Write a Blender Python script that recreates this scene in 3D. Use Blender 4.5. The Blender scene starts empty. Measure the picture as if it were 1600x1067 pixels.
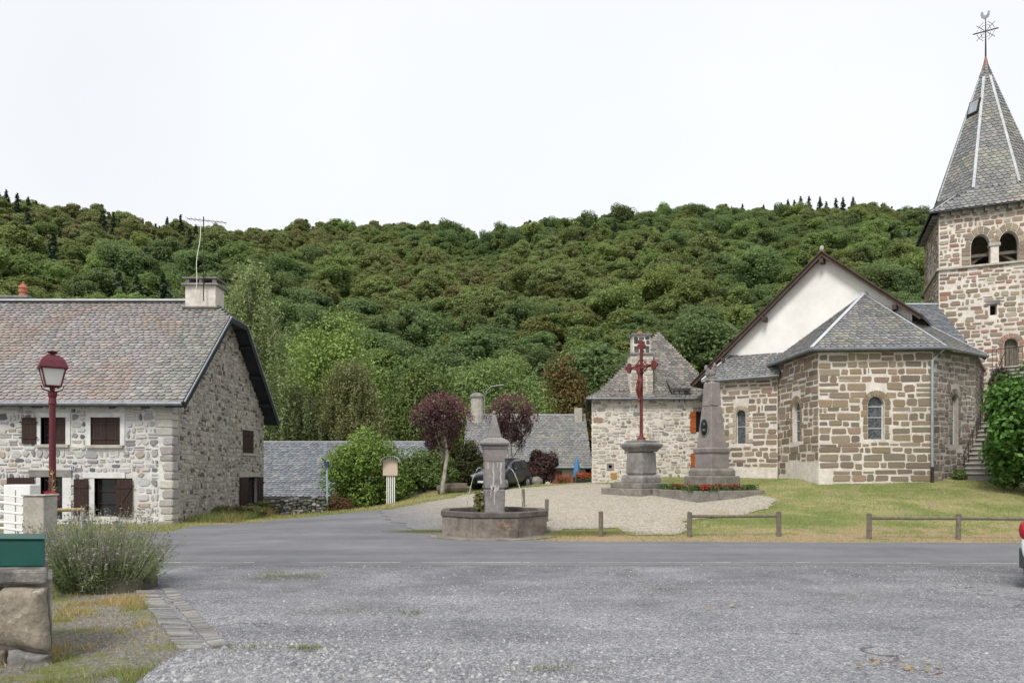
import bpy, bmesh, math, random
import numpy as np
from mathutils import Vector, Matrix
from mathutils import noise as mnoise
from mathutils.geometry import delaunay_2d_cdt
random.seed(11); rng = np.random.default_rng(11)
S = bpy.context.scene; C = S.collection
R_ = math.radians
# ------------------------------------------------------------------ camera, sky, sun, exposure
F, HZ, CH = 1067.0, 733.0, 1.85            # focal length in photo pixels, horizon row, eye height
cd = bpy.data.cameras.new('camera'); cam = bpy.data.objects.new('camera', cd); C.objects.link(cam)
cam.location = (0, 0, CH); cam.rotation_euler = (R_(90), 0, 0)
cd.sensor_width = 36; cd.lens = 36*F/1600; cd.shift_y = (HZ-533.5)/1600; cd.clip_end = 3000; cd.clip_start = .1
S.camera = cam
W = bpy.data.worlds.new('World'); S.world = W; W.use_nodes = True
nt = W.node_tree; nt.nodes.clear()
sky = nt.nodes.new('ShaderNodeTexSky'); sky.sky_type = 'NISHITA'; sky.sun_disc = False
SUN_EL, SUN_AZ = 52, 205                    # sun behind the camera, a little to the left
sky.sun_elevation = R_(SUN_EL); sky.sun_rotation = R_(SUN_AZ); sky.dust_density = 4
tc = nt.nodes.new('ShaderNodeTexCoord'); nz = nt.nodes.new('ShaderNodeTexNoise')
nz.inputs['Scale'].default_value = 1.1; nz.inputs['Detail'].default_value = 4
rp = nt.nodes.new('ShaderNodeValToRGB')
rp.color_ramp.elements[0].position = .3; rp.color_ramp.elements[0].color = (4.05, 4.15, 4.28, 1)
rp.color_ramp.elements[1].position = .7; rp.color_ramp.elements[1].color = (4.8, 4.85, 4.95, 1)
mx = nt.nodes.new('ShaderNodeMix'); mx.data_type = 'RGBA'; mx.inputs[0].default_value = .9
bg = nt.nodes.new('ShaderNodeBackground'); bg.inputs[1].default_value = .1
ow = nt.nodes.new('ShaderNodeOutputWorld')
L = nt.links.new
L(tc.outputs['Generated'], nz.inputs['Vector']); L(nz.outputs[0], rp.inputs[0])
L(sky.outputs[0], mx.inputs[6]); L(rp.outputs[0], mx.inputs[7]); L(mx.outputs[2], bg.inputs[0]); L(bg.outputs[0], ow.inputs[0])
sd = bpy.data.lights.new('sun', 'SUN'); sun = bpy.data.objects.new('sun', sd); C.objects.link(sun)
sd.energy = 1.5; sd.angle = R_(18); sd.color = (1, .96, .9)
_d = Vector((math.sin(R_(SUN_AZ))*math.cos(R_(SUN_EL)), math.cos(R_(SUN_AZ))*math.cos(R_(SUN_EL)), math.sin(R_(SUN_EL))))
sun.rotation_euler = _d.to_track_quat('Z', 'Y').to_euler(); sun.location = (0, -20, 40)
S.view_settings.view_transform = 'Standard'; S.view_settings.look = 'None'; S.view_settings.exposure = 1.14; S.view_settings.gamma = 1
S.render.engine = 'CYCLES'; S.cycles.use_denoising = True; S.cycles.max_bounces = 10; S.cycles.diffuse_bounces = 6; S.cycles.transmission_bounces = 8
S.cycles.transparent_max_bounces = 6

# ------------------------------------------------------------------ helpers
def P(px, py, D): return Vector(((px-800)/F*D, D, CH+(HZ-py)/F*D))
def sst(a, b, x):
    t = min(1, max(0, (x-a)/(b-a))); return t*t*(3-2*t)
def interp(x, xs, ys): return float(np.interp(x, xs, ys))
def nz2(x, y, s=1., o=0.): return mnoise.noise(Vector((x*s+o, y*s-o, o*.37)))
RA = [-1.5, -.75, -.5, -.2, 0, .3, .6, 1.5]; RD = [190, 200, 260, 320, 330, 330, 340, 340]
TA = [-1.5, -.75, -.66, -.5, -.28, -.16, 0, .1, .19, .28, .42, .55, .62, .75, 1.5]
TY = [286, 297, 312, 339, 348, 346, 353, 342, 331, 328, 328, 328, 332, 336, 340]
def ridge(a): return interp(a, RA, RD)
def zg(X, Y):
    """height of the ground"""
    rate = interp(X, [-11, -9, -3, 4, 9, 12, 20, 30], [0, 0, .048, .06, .085, .125, .15, .16])
    cap = interp(X, [8, 12], [37, 29.5])
    t = min(Y, cap)-17.6
    z = 0 if t <= 0 else rate*(t*t/(2*1.5) if t < 1.5 else t-.75)
    z -= .9*sst(37.5, 44, Y)*(1-sst(5, 9, X)) + 1.3*sst(27, 37, Y)*(1-sst(-9, -4, X))*sst(-30, -11.6, X)
    if Y > 60:
        a = max(-1.5, min(1.5, X/Y)); Rr = ridge(a); T = (HZ-interp(a, TA, TY))/F - 8/Rr
        g = (Y-72)/(Rr-72)
        if g > 0:
            h = T*Rr*g if g < 1 else T*Rr*(1-.35*(g-1))
            z += max(-5, h)*sst(60, 95, Y) + 2.5*nz2(X, Y, .02)*sst(90, 150, Y)
    return z
def gat(px, py):
    """the point of the ground seen at a photo pixel"""
    lo = 3.
    for i in range(1200):
        D = 3+i*.05; p = P(px, py, D)
        if p.z <= zg(p.x, D): return (p.x, D)
    return (p.x, D)
OFF = {}
def put(o, parent=None, label=None, cat=None, group=None, kind=None):
    C.objects.link(o)
    if parent is not None: o.parent = parent
    if label: o['label'] = label
    if cat: o['category'] = cat
    if group: o['group'] = group
    if kind: o['kind'] = kind
    return o
def root(name, loc, label, cat, group=None):
    o = bpy.data.objects.new(name, None); o.location = loc; o.empty_display_size = .2
    put(o, None, label, cat, group); OFF[o] = Vector(loc); return o
def mesh_np(name, V, Fa, mat, col=None, smooth=False):
    V = np.asarray(V, dtype=np.float32); Fa = np.asarray(Fa, dtype=np.int32); k = Fa.shape[1]
    me = bpy.data.meshes.new(name); me.vertices.add(len(V)); me.vertices.foreach_set('co', V.ravel())
    me.loops.add(Fa.size); me.loops.foreach_set('vertex_index', Fa.ravel())
    me.polygons.add(len(Fa)); me.polygons.foreach_set('loop_start', np.arange(0, Fa.size, k, dtype=np.int32))
    if smooth: me.polygons.foreach_set('use_smooth', np.ones(len(Fa), dtype=bool))
    me.update(calc_edges=True)
    if col is not None:
        at = me.attributes.new('Col', 'FLOAT_COLOR', 'FACE')
        c4 = np.ones((len(Fa), 4), dtype=np.float32); c4[:, :3] = col; at.data.foreach_set('color', c4.ravel())
    if mat: me.materials.append(mat)
    return me
class MB:
    def __init__(s): s.v = []; s.f = []; s.c = []
    def add(s, vs, fs, col=None):
        n = len(s.v); s.v += [tuple(v) for v in vs]; s.f += [tuple(i+n for i in f) for f in fs]; s.c += [col]*len(fs); return s
    def box(s, x0, x1, y0, y1, z0, z1, col=None):
        return s.add([(x0,y0,z0),(x1,y0,z0),(x1,y1,z0),(x0,y1,z0),(x0,y0,z1),(x1,y0,z1),(x1,y1,z1),(x0,y1,z1)],
            [(0,3,2,1),(4,5,6,7),(0,1,5,4),(1,2,6,5),(2,3,7,6),(3,0,4,7)], col)
    def fbox(s, fr, u0, u1, v0, v1, d0, d1, col=None):
        """box in a wall frame: u along, v up, d outward"""
        p = [fr(u, v, d) for d in (d1, d0) for (u, v) in ((u0,v0),(u1,v0),(u1,v1),(u0,v1))]
        return s.add(p, [(0,1,2,3),(7,6,5,4),(0,4,5,1),(1,5,6,2),(2,6,7,3),(3,7,4,0)], col)
    def fpoly(s, fr, pts, d0, d1, col=None):
        n = len(pts); p = [fr(u, v, d1) for u, v in pts]+[fr(u, v, d0) for u, v in pts]
        return s.add(p, [tuple(range(n)), tuple(range(2*n-1, n-1, -1))]+[(i, i+n, (i+1) % n+n, (i+1) % n) for i in range(n)], col)
    def prism(s, pts, vec, col=None):
        n = len(pts); p = [Vector(q) for q in pts]; v = Vector(vec); p = p+[q+v for q in p]
        return s.add(p, [tuple(range(n-1, -1, -1)), tuple(range(n, 2*n))]+[(i, (i+1) % n, (i+1) % n+n, i+n) for i in range(n)], col)
    def beam(s, a, b, w, h, col=None):
        a = Vector(a); b = Vector(b); d = (b-a).normalized(); up = Vector((0,0,1)) if abs(d.z) < .95 else Vector((0,1,0))
        x = d.cross(up).normalized()*w/2; y = x.cross(d).normalized()*h/2
        return s.prism([a-x-y, a+x-y, a+x+y, a-x+y], b-a, col)
    def tube(s, pts, rads, n=8, col=None):
        pts = [Vector(p) for p in pts]
        if not hasattr(rads, '__len__'): rads = [rads]*len(pts)
        vs = []; fs = []
        for i, p in enumerate(pts):
            d = (pts[min(i+1, len(pts)-1)]-pts[max(i-1, 0)]).normalized()
            up = Vector((0,0,1)) if abs(d.z) < .9 else Vector((1,0,0))
            x = d.cross(up).normalized(); y = x.cross(d)
            for k in range(n):
                t = 2*math.pi*k/n; vs.append(p+(x*math.cos(t)+y*math.sin(t))*rads[i])
        for i in range(len(pts)-1):
            for k in range(n): fs.append((i*n+k, (i+1)*n+k, (i+1)*n+(k+1) % n, i*n+(k+1) % n))
        fs.append(tuple(range(n))); fs.append(tuple(range(len(vs)-1, len(vs)-n-1, -1)))
        return s.add(vs, fs, col)
    def stack(s, cx, cy, prof, n=4, al=0., col=None):
        """loft of regular n-gons; prof = [(apothem, z)]; one face looks along angle al from -Y towards +X"""
        vs = []; fs = []; k_ = 1/math.cos(math.pi/n)
        for r, z in prof:
            for k in range(n):
                t = al-math.pi/2+math.pi/n+2*math.pi*k/n; vs.append((cx+r*k_*math.cos(t), cy+r*k_*math.sin(t), z))
        for i in range(len(prof)-1):
            for k in range(n): fs.append((i*n+k, i*n+(k+1) % n, (i+1)*n+(k+1) % n, (i+1)*n+k))
        fs.append(tuple(range(n-1, -1, -1))); m = len(vs)-n; fs.append(tuple(range(m, m+n)))
        return s.add(vs, fs, col)
    def ell(s, c, r, nu=10, nv=7, jit=0., col=None):
        vs = []; fs = []
        for j in range(nv+1):
            ph = math.pi*j/nv
            for i in range(nu):
                th = 2*math.pi*i/nu; q = 1+random.uniform(-jit, jit)
                vs.append((c[0]+r[0]*q*math.sin(ph)*math.cos(th), c[1]+r[1]*q*math.sin(ph)*math.sin(th), c[2]-r[2]*q*math.cos(ph)))
        for j in range(nv):
            for i in range(nu): fs.append((j*nu+i, j*nu+(i+1) % nu, (j+1)*nu+(i+1) % nu, (j+1)*nu+i))
        return s.add(vs, fs, col)
    def mesh(s, name, mat, off=Vector((0,0,0)), smooth=False):
        me = bpy.data.meshes.new(name); me.from_pydata([Vector(v)-off for v in s.v], [], s.f)
        if any(c is not None for c in s.c):
            at = me.attributes.new('Col', 'FLOAT_COLOR', 'FACE')
            at.data.foreach_set('color', np.array([(*(c or (.5,.5,.5)), 1) for c in s.c], dtype=np.float32).ravel())
        if mat: me.materials.append(mat)
        if smooth: me.polygons.foreach_set('use_smooth', [True]*len(me.polygons))
        me.update(); return me
    def build(s, name, mat, parent=None, label=None, cat=None, group=None, kind=None, smooth=False, bevel=0, sub=0, base=None):
        off = OFF[parent] if parent is not None else Vector(base) if base else Vector((0,0,0))
        o = bpy.data.objects.new(name, s.mesh(name, mat, off, smooth))
        put(o, parent, label, cat, group, kind); OFF[o] = off
        if parent is None and base: o.location = base
        if bevel:
            m = o.modifiers.new('bevel', 'BEVEL'); m.width = bevel; m.segments = 2; m.limit_method = 'ANGLE'
        if sub:
            m = o.modifiers.new('sub', 'SUBSURF'); m.levels = sub; m.render_levels = sub
        return o
def copy_tree(o, parent=None):
    c = o.copy(); C.objects.link(c); c.parent = parent
    for ch in list(o.children): copy_tree(ch, c)
    return c
def frame(O, u, n):
    O = Vector(O); u = Vector(u); n = Vector(n)
    def fr(a, b, d=0.): return O+u*a+Vector((0,0,b))+n*d
    fr.n = n; fr.u = u; fr.O = O
    return fr

# ------------------------------------------------------------------ materials
def newmat(name):
    m = bpy.data.materials.new(name); m.use_nodes = True; t = m.node_tree; return m, t, t.nodes['Principled BSDF'], t.links.new
def noise_(t, vec, sc, det=5, rough=.6):
    n = t.nodes.new('ShaderNodeTexNoise'); n.inputs['Scale'].default_value = sc; n.inputs['Detail'].default_value = det; n.inputs['Roughness'].default_value = rough
    t.links.new(vec, n.inputs['Vector']); return n.outputs[0]
def ramp_(t, fac, stops):
    r = t.nodes.new('ShaderNodeValToRGB'); e = r.color_ramp.elements
    while len(e) < len(stops): e.new(.5)
    for q, (p, c) in zip(e, stops): q.position = p; q.color = (*c, 1) if len(c) == 3 else c
    t.links.new(fac, r.inputs[0]); return r.outputs[0]
def mix_(t, fac, a, b, mode='MIX'):
    m = t.nodes.new('ShaderNodeMix'); m.data_type = 'RGBA'; m.blend_type = mode
    for i, x in ((0, fac), (6, a), (7, b)):
        if isinstance(x, (int, float)): m.inputs[i].default_value = x
        elif isinstance(x, tuple): m.inputs[i].default_value = (*x, 1)
        else: t.links.new(x, m.inputs[i])
    return m.outputs[2]
def bump_(t, b, h, st, dist=.02):
    n = t.nodes.new('ShaderNodeBump'); n.inputs['Strength'].default_value = st; n.inputs['Distance'].default_value = dist
    t.links.new(h, n.inputs['Height']); t.links.new(n.outputs[0], b.inputs['Normal'])
def M(name, c, c2=None, sc=3., rough=.85, bump=.3, bs=40., attr=False, metal=0., var=.3, spots=None, spec=.3):
    m, t, b, ln = newmat(name); v = t.nodes.new('ShaderNodeTexCoord').outputs['Object']
    if attr:
        a = t.nodes.new('ShaderNodeAttribute'); a.attribute_name = 'Col'; col = a.outputs['Color']
    elif c2: col = mix_(t, ramp_(t, noise_(t, v, sc, 7), [(.36, (0,0,0)), (.64, (1,1,1))]), c, c2)
    else: col = mix_(t, 0., c, c)
    if var:
        lo, hi = 1-var, 1+var*.6
        col = mix_(t, 1., col, ramp_(t, noise_(t, v, sc*5, 8, .7), [(.25, (lo, lo, lo)), (.75, (hi, hi, hi))]), 'MULTIPLY')
    if spots:   # lichen or dirt: (colour, scale, threshold)
        col = mix_(t, ramp_(t, noise_(t, v, spots[1], 8, .7), [(spots[2], (0,0,0)), (spots[2]+.06, (1,1,1))]), col, spots[0])
    ln(col, b.inputs['Base Color']); b.inputs['Roughness'].default_value = rough; b.inputs['Metallic'].default_value = metal
    b.inputs['Specular IOR Level'].default_value = spec
    if bump: bump_(t, b, noise_(t, v, bs, 6, .7), bump, .02)
    return m
def leafmat(name, tr=.3, rnd=.25):
    m, t, b, ln = newmat(name); a = t.nodes.new('ShaderNodeAttribute'); a.attribute_name = 'Col'
    oi = t.nodes.new('ShaderNodeObjectInfo'); lo, hi = 1-rnd, 1+rnd
    col = mix_(t, 1., a.outputs['Color'], ramp_(t, oi.outputs['Random'], [(0, (lo*1.12, lo, lo*.9)), (.5, (1, 1, 1)), (1, (hi*.95, hi, hi*.9))]), 'MULTIPLY')
    ln(col, b.inputs['Base Color']); b.inputs['Roughness'].default_value = .6; b.inputs['Specular IOR Level'].default_value = .25
    tl = t.nodes.new('ShaderNodeBsdfTranslucent'); ln(col, tl.inputs[0]); ms = t.nodes.new('ShaderNodeMixShader'); ms.inputs[0].default_value = tr
    ln(b.outputs[0], ms.inputs[1]); ln(tl.outputs[0], ms.inputs[2]); ln(ms.outputs[0], t.nodes['Material Output'].inputs[0]); return m
mt = {}
mt['stone'] = M('wall_stone', (0,0,0), attr=True, var=.35, sc=4, bump=.6, bs=25)
mt['slate'] = M('slate', (0,0,0), attr=True, var=.3, sc=3, bump=.35, bs=30, rough=.6)
mt['plain'] = M('painted', (0,0,0), attr=True, var=.15, sc=3, bump=.1, bs=60)
mt['mortar'] = M('lime_mortar', (.70,.655,.60), (.57,.525,.47), sc=1.0, var=.3, bump=.7, bs=30)
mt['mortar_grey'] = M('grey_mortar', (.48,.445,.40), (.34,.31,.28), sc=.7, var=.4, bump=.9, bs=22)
mt['mortar_pale'] = M('pale_mortar', (.64,.63,.605), (.53,.515,.49), sc=1.1, var=.25, bump=.7, bs=30)
mt['plaster'] = M('white_plaster', (.78,.765,.74), (.68,.66,.63), sc=.5, var=.08, bump=.15, bs=20)
mt['limewhite'] = M('whitewashed_trim', (.66,.66,.655), (.52,.52,.51), sc=3, var=.1, bump=.2, bs=50)
mt['under'] = M('roof_underlay', (.05,.05,.055), (.08,.08,.085), sc=2, bump=.2)
mt['lead'] = M('lead_flashing', (.55,.57,.60), (.42,.44,.47), sc=2, rough=.5, bump=.1, var=.15)
mt['zinc'] = M('zinc', (.25,.27,.30), (.17,.18,.20), sc=4, rough=.45, metal=.4, bump=.05, var=.2)
mt['zinc_pale'] = M('pale_zinc', (.36,.39,.42), (.28,.31,.34), sc=4, rough=.5, metal=.3, bump=.05, var=.15)
mt['darkwood'] = M('dark_brown_wood', (.045,.022,.018), (.03,.016,.014), sc=6, rough=.6, bump=.2, bs=60)
mt['greywood'] = M('weathered_wood', (.20,.175,.14), (.12,.11,.085), sc=9, rough=.9, bump=.5, bs=50)
mt['verge'] = M('verge_board', (.10,.065,.05), (.06,.045,.04), sc=4, bump=.2)
mt['slateboard'] = M('blue_black_board', (.016,.019,.025), (.03,.035,.045), sc=3, rough=.5, bump=.1)
mt['orange'] = M('orange_paint', (.42,.11,.025), (.34,.09,.025), sc=5, rough=.5, bump=.1)
mt['maroon'] = M('maroon_paint', (.13,.022,.034), (.095,.018,.027), sc=4, rough=.5, bump=.15, var=.35)
mt['iron_red'] = M('oxide_red_iron', (.17,.035,.03), (.10,.026,.025), sc=5, rough=.6, bump=.3, var=.5)
mt['iron'] = M('rusty_iron', (.05,.035,.03), (.03,.025,.022), sc=8, rough=.7, metal=.2)
mt['andesite'] = M('grey_volcanic_stone', (.28,.262,.252), (.16,.15,.146), sc=1.6, var=.35, bump=.5, bs=35, spots=((.36,.34,.29), 6, .63))
mt['andesite_pink'] = M('mauve_volcanic_stone', (.28,.248,.24), (.21,.185,.18), sc=1.8, var=.25, bump=.4, bs=40, spots=((.34,.31,.27), 7, .68))
mt['granite_step'] = M('step_stone', (.27,.25,.22), (.16,.15,.135), sc=2, var=.35, bump=.5, bs=35, spots=((.2,.19,.09), 5, .6))
mt['basin'] = M('stained_basin_stone', (.27,.235,.205), (.12,.10,.085), sc=1.8, var=.4, bump=.5, bs=30, spots=((.26,.19,.125), 2.0, .61))
mt['basin_rim'] = M('damp_rim_stone', (.15,.13,.118), (.085,.075,.068), sc=3, var=.4, bump=.5, bs=30, spots=((.3,.28,.24), 7, .68))
mt['lime_scale'] = M('lime_scale', (.52,.49,.475), (.38,.355,.345), sc=5, var=.3, bump=.4, bs=40)
mt['dark'] = M('dark_interior', (.012,.011,.011), bump=0, var=0)
mt['terracotta'] = M('terracotta', (.42,.17,.10), (.34,.13,.08), sc=8)
mt['concrete'] = M('old_concrete', (.48,.45,.39), (.34,.32,.28), sc=4, var=.3, bump=.4, spots=((.22,.2,.1), 6, .66))
mt['white'] = M('white_paint', (.78,.78,.76), (.70,.70,.68), sc=4, rough=.5, bump=.05, var=.08)
mt['teal'] = M('dark_teal_enamel', (.006,.075,.062), (.005,.065,.055), sc=3, rough=.35, bump=.03, var=.1, spec=.5)
mt['bark'] = M('bark', (.16,.13,.10), (.09,.075,.06), sc=6, bump=.7, bs=20)
mt['barkpale'] = M('pale_bark', (.45,.43,.38), (.22,.2,.17), sc=5, bump=.4, bs=20)
mt['leaf'] = leafmat('leaves'); mt['needle'] = leafmat('needles', .1, .2); mt['forestleaf'] = leafmat('forest_leaves', .45, .13)
mt['grass'] = leafmat('grass_blades', .3, 0.)
mt['rubber'] = M('tyre_rubber', (.018,.018,.019), bump=.1, var=.1)
mt['alloy'] = M('alloy', (.5,.5,.52), metal=.8, rough=.35, bump=0, var=0)
mt['greyplastic'] = M('grey_bumper_plastic', (.055,.057,.06), rough=.55, bump=.05, var=.1)
mt['bluecloth'] = M('blue_canvas', (.10,.27,.50), (.075,.22,.43), sc=6, bump=.2)
mt['redwood'] = M('red_brown_boards', (.27,.085,.06), (.21,.07,.05), sc=6, bump=.2)
mt['sandy'] = M('sand_coloured_panel', (.56,.45,.37), (.50,.40,.33), sc=6, rough=.5, bump=.03, var=.06)
mt['pebble'] = M('pebbles', (0,0,0), attr=True, var=.2, sc=20, bump=.3, bs=80)
def simple(name, c, rough=.3, metal=0., spec=.5, coat=0.):
    m, t, b, ln = newmat(name); b.inputs['Base Color'].default_value = (*c, 1); b.inputs['Roughness'].default_value = rough
    b.inputs['Metallic'].default_value = metal; b.inputs['Specular IOR Level'].default_value = spec; b.inputs['Coat Weight'].default_value = coat; return m
mt['glass'] = simple('window_glass', (.02,.024,.028), .12); mt['lampglass'] = simple('opal_lamp_glass', (.80,.81,.80), .3)
m, t, b, ln = newmat('opal_lamp_glass'); b.inputs['Base Color'].default_value = (.9,.9,.88, 1); b.inputs['Roughness'].default_value = .3
tl = t.nodes.new('ShaderNodeBsdfTranslucent'); tl.inputs[0].default_value = (.92,.92,.9, 1); ms = t.nodes.new('ShaderNodeMixShader'); ms.inputs[0].default_value = .45; ln(b.outputs[0], ms.inputs[1]); ln(tl.outputs[0], ms.inputs[2]); ln(ms.outputs[0], t.nodes['Material Output'].inputs[0]); mt['lampglass'] = m
mt['carpaint'] = simple('dark_metallic_paint', (.028,.032,.045), .3, .5, .5, .6); mt['whitepaint'] = simple('white_car_paint', (.72,.75,.74), .3, 0, .5, .5)
mt['redlens'] = simple('red_lens', (.35,.01,.02), .2); mt['headlens'] = simple('headlamp_glass', (.5,.52,.55), .12, .4)
m, t, b, ln = newmat('leaded_glass')          # small lead cames across grey glass
v = t.nodes.new('ShaderNodeTexCoord').outputs['Object']; vo = t.nodes.new('ShaderNodeTexVoronoi'); vo.inputs['Scale'].default_value = 9; ln(v, vo.inputs['Vector'])
ln(mix_(t, ramp_(t, vo.outputs['Distance'], [(.3, (0,0,0)), (.6, (1,1,1))]), (.035,.042,.052), (.10,.11,.12)), b.inputs['Base Color']); b.inputs['Roughness'].default_value = .35
mt['leaded'] = m
m, t, b, ln = newmat('basin_water'); b.inputs['Base Color'].default_value = (.012,.016,.012, 1); b.inputs['Roughness'].default_value = .04
v = t.nodes.new('ShaderNodeTexCoord').outputs['Object']; bump_(t, b, noise_(t, v, 7, 3), .35, .02); mt['water'] = m
m, t, b, ln = newmat('falling_water'); b.inputs['Base Color'].default_value = (.85,.88,.9, 1); b.inputs['Roughness'].default_value = .08
b.inputs['Transmission Weight'].default_value = .75; b.inputs['IOR'].default_value = 1.33; mt['jet'] = m
# ground materials (world position drives the wear and the patches)
def groundmat(name):
    m, t, b, ln = newmat(name); b.inputs['Roughness'].default_value = .95; b.inputs['Specular IOR Level'].default_value = .15
    return m, t, b, ln, t.nodes.new('ShaderNodeNewGeometry').outputs['Position']
m, t, b, ln, v = groundmat('grassy_ground')
g1 = ramp_(t, noise_(t, v, .55, 6, .65), [(.36, (.155,.19,.06)), (.50, (.215,.235,.085)), (.62, (.34,.305,.15))])
g2 = ramp_(t, noise_(t, v, 14, 6, .7), [(.3, (.55,.55,.55)), (.7, (1.3,1.3,1.3))])
sx = t.nodes.new('ShaderNodeSeparateXYZ'); ln(v, sx.inputs[0]); nn_ = noise_(t, v, 1.3, 7, .7)
def window_(out, a, b_, c_, d_):
    q = t.nodes.new('ShaderNodeMapRange'); ln(out, q.inputs[0]); q.inputs[1].default_value = a; q.inputs[2].default_value = b_; q2 = t.nodes.new('ShaderNodeMapRange'); ln(out, q2.inputs[0]); q2.inputs[1].default_value = d_; q2.inputs[2].default_value = c_
    w = t.nodes.new('ShaderNodeMath'); w.operation = 'MULTIPLY'; ln(q.outputs[0], w.inputs[0]); ln(q2.outputs[0], w.inputs[1]); return w.outputs[0]
def addn(a, k):
    w = t.nodes.new('ShaderNodeMath'); w.operation = 'MULTIPLY_ADD'; ln(a, w.inputs[0]); w.inputs[1].default_value = k; ln(nn_, w.inputs[2]); return w.outputs[0]
edge = window_(sx.outputs['Y'], 16.5, 17.0, 18.2, 20.4); front = window_(sx.outputs['Y'], -5., -4., 12.5, 14.)       # trodden soil by the road, worn ground in front
bare = ramp_(t, addn(edge, .22), [(.56, (0,0,0)), (.66, (1,1,1))]); grit = ramp_(t, addn(front, .2), [(.60, (0,0,0)), (.68, (1,1,1))])
gv = t.nodes.new('ShaderNodeTexVoronoi'); gv.inputs['Scale'].default_value = 45; ln(v, gv.inputs['Vector'])
c0_ = mix_(t, bare, mix_(t, 1., g1, g2, 'MULTIPLY'), mix_(t, noise_(t, v, 5, 6, .7), (.25,.17,.11), (.44,.34,.2)))
ln(mix_(t, grit, c0_, ramp_(t, gv.outputs['Color'], [(0, (.14,.125,.105)), (.6, (.25,.235,.21)), (1, (.42,.41,.39))])), b.inputs['Base Color']); bump_(t, b, noise_(t, v, 25, 8, .8), 1., .04); mt['ground'] = m
m, t, b, ln, v = groundmat('asphalt')
c1 = mix_(t, ramp_(t, noise_(t, v, .35, 5), [(.35, (0,0,0)), (.65, (1,1,1))]), (.145,.148,.16), (.185,.187,.198))
c2 = ramp_(t, noise_(t, v, 90, 3, .8), [(.3, (.72,.72,.72)), (.72, (1.3,1.3,1.3))])
mp = t.nodes.new('ShaderNodeMapping'); ln(v, mp.inputs[0]); mp.inputs['Scale'].default_value = (.12, 1.3, 1)
c1 = mix_(t, 1., c1, ramp_(t, noise_(t, mp.outputs[0], 1., 6, .65), [(.35, (.84,.84,.85)), (.65, (1.1,1.1,1.1))]), 'MULTIPLY'); c1 = mix_(t, 1., c1, ramp_(t, noise_(t, v, 2.2, 8, .75), [(.3, (.88,.88,.88)), (.7, (1.08,1.08,1.07))]), 'MULTIPLY')
ln(mix_(t, 1., c1, c2, 'MULTIPLY'), b.inputs['Base Color']); bump_(t, b, noise_(t, v, 120, 3, .8), .5, .01); mt['asphalt'] = m
m, t, b, ln, v = groundmat('worn_gravel_lot')
vo = t.nodes.new('ShaderNodeTexVoronoi'); vo.inputs['Scale'].default_value = 42; ln(v, vo.inputs['Vector'])
vb = t.nodes.new('ShaderNodeTexVoronoi'); vb.inputs['Scale'].default_value = 75; ln(v, vb.inputs['Vector'])
chips = ramp_(t, vo.outputs['Color'], [(0, (.13,.134,.147)), (.4, (.215,.22,.238)), (.75, (.29,.295,.312)), (1, (.46,.46,.467))])
chips2 = ramp_(t, vb.outputs['Color'], [(0, (.65,.65,.65)), (1, (1.35,1.35,1.35))])
sx = t.nodes.new('ShaderNodeSeparateXYZ'); ln(v, sx.inputs[0]); mp = t.nodes.new('ShaderNodeMapping'); ln(v, mp.inputs[0]); mp.inputs['Scale'].default_value = (.16, 1.1, 1)
mr = t.nodes.new('ShaderNodeMapRange'); ln(sx.outputs['Y'], mr.inputs[0]); mr.inputs[1].default_value = 7.5; mr.inputs[2].default_value = 13.2; mr.inputs[3].default_value = -.16; mr.inputs[4].default_value = .12
wa = t.nodes.new('ShaderNodeMath'); ln(mr.outputs[0], wa.inputs[0]); ln(noise_(t, v, .6, 8, .75), wa.inputs[1])
worn = ramp_(t, wa.outputs[0], [(.44, (0,0,0)), (.60, (.85,.85,.85))])        # old tar surface still showing between the grit
tar = mix_(t, 1., (.165,.167,.18), ramp_(t, noise_(t, v, 80, 3, .8), [(.3, (.7,.7,.7)), (.72, (1.35,1.35,1.35))]), 'MULTIPLY')
old = mix_(t, worn, mix_(t, 1., chips, chips2, 'MULTIPLY'), tar)
old = mix_(t, 1., old, ramp_(t, noise_(t, v, .7, 7, .7), [(.3, (.72,.72,.735)), (.7, (1.2,1.19,1.17))]), 'MULTIPLY')
old = mix_(t, 1., old, ramp_(t, noise_(t, mp.outputs[0], 1., 6, .65), [(.35, (.78,.78,.79)), (.65, (1.12,1.12,1.11))]), 'MULTIPLY')
ck_ = t.nodes.new('ShaderNodeTexVoronoi'); ck_.feature = 'DISTANCE_TO_EDGE'; ck_.inputs['Scale'].default_value = .42; wv = t.nodes.new('ShaderNodeVectorMath'); wv.operation = 'MULTIPLY_ADD'; nq = t.nodes.new('ShaderNodeTexNoise'); nq.inputs['Scale'].default_value = 1.4; nq.inputs['Detail'].default_value = 6; ln(v, nq.inputs[0]); ln(nq.outputs[1], wv.inputs[0]); wv.inputs[1].default_value = (1.6, 1.6, 0); ln(v, wv.inputs[2]); ln(wv.outputs[0], ck_.inputs['Vector'])
crack = mix_(t, 1., ramp_(t, ck_.outputs['Distance'], [(.006, (1,1,1)), (.014, (0,0,0))]), ramp_(t, noise_(t, v, .45, 3), [(.55, (0,0,0)), (.62, (.7,.7,.7))]), 'MULTIPLY')
old = mix_(t, crack, old, (.05,.05,.045))
moss = ramp_(t, noise_(t, v, .9, 8, .75), [(.66, (0,0,0)), (.74, (.6,.6,.6))])
ln(mix_(t, moss, old, (.17,.165,.07)), b.inputs['Base Color']); bump_(t, b, vo.outputs['Distance'], .9, .02); mt['lot'] = m
m, t, b, ln, v = groundmat('plaza_gravel')
sx = t.nodes.new('ShaderNodeSeparateXYZ'); ln(v, sx.inputs[0])
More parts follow.
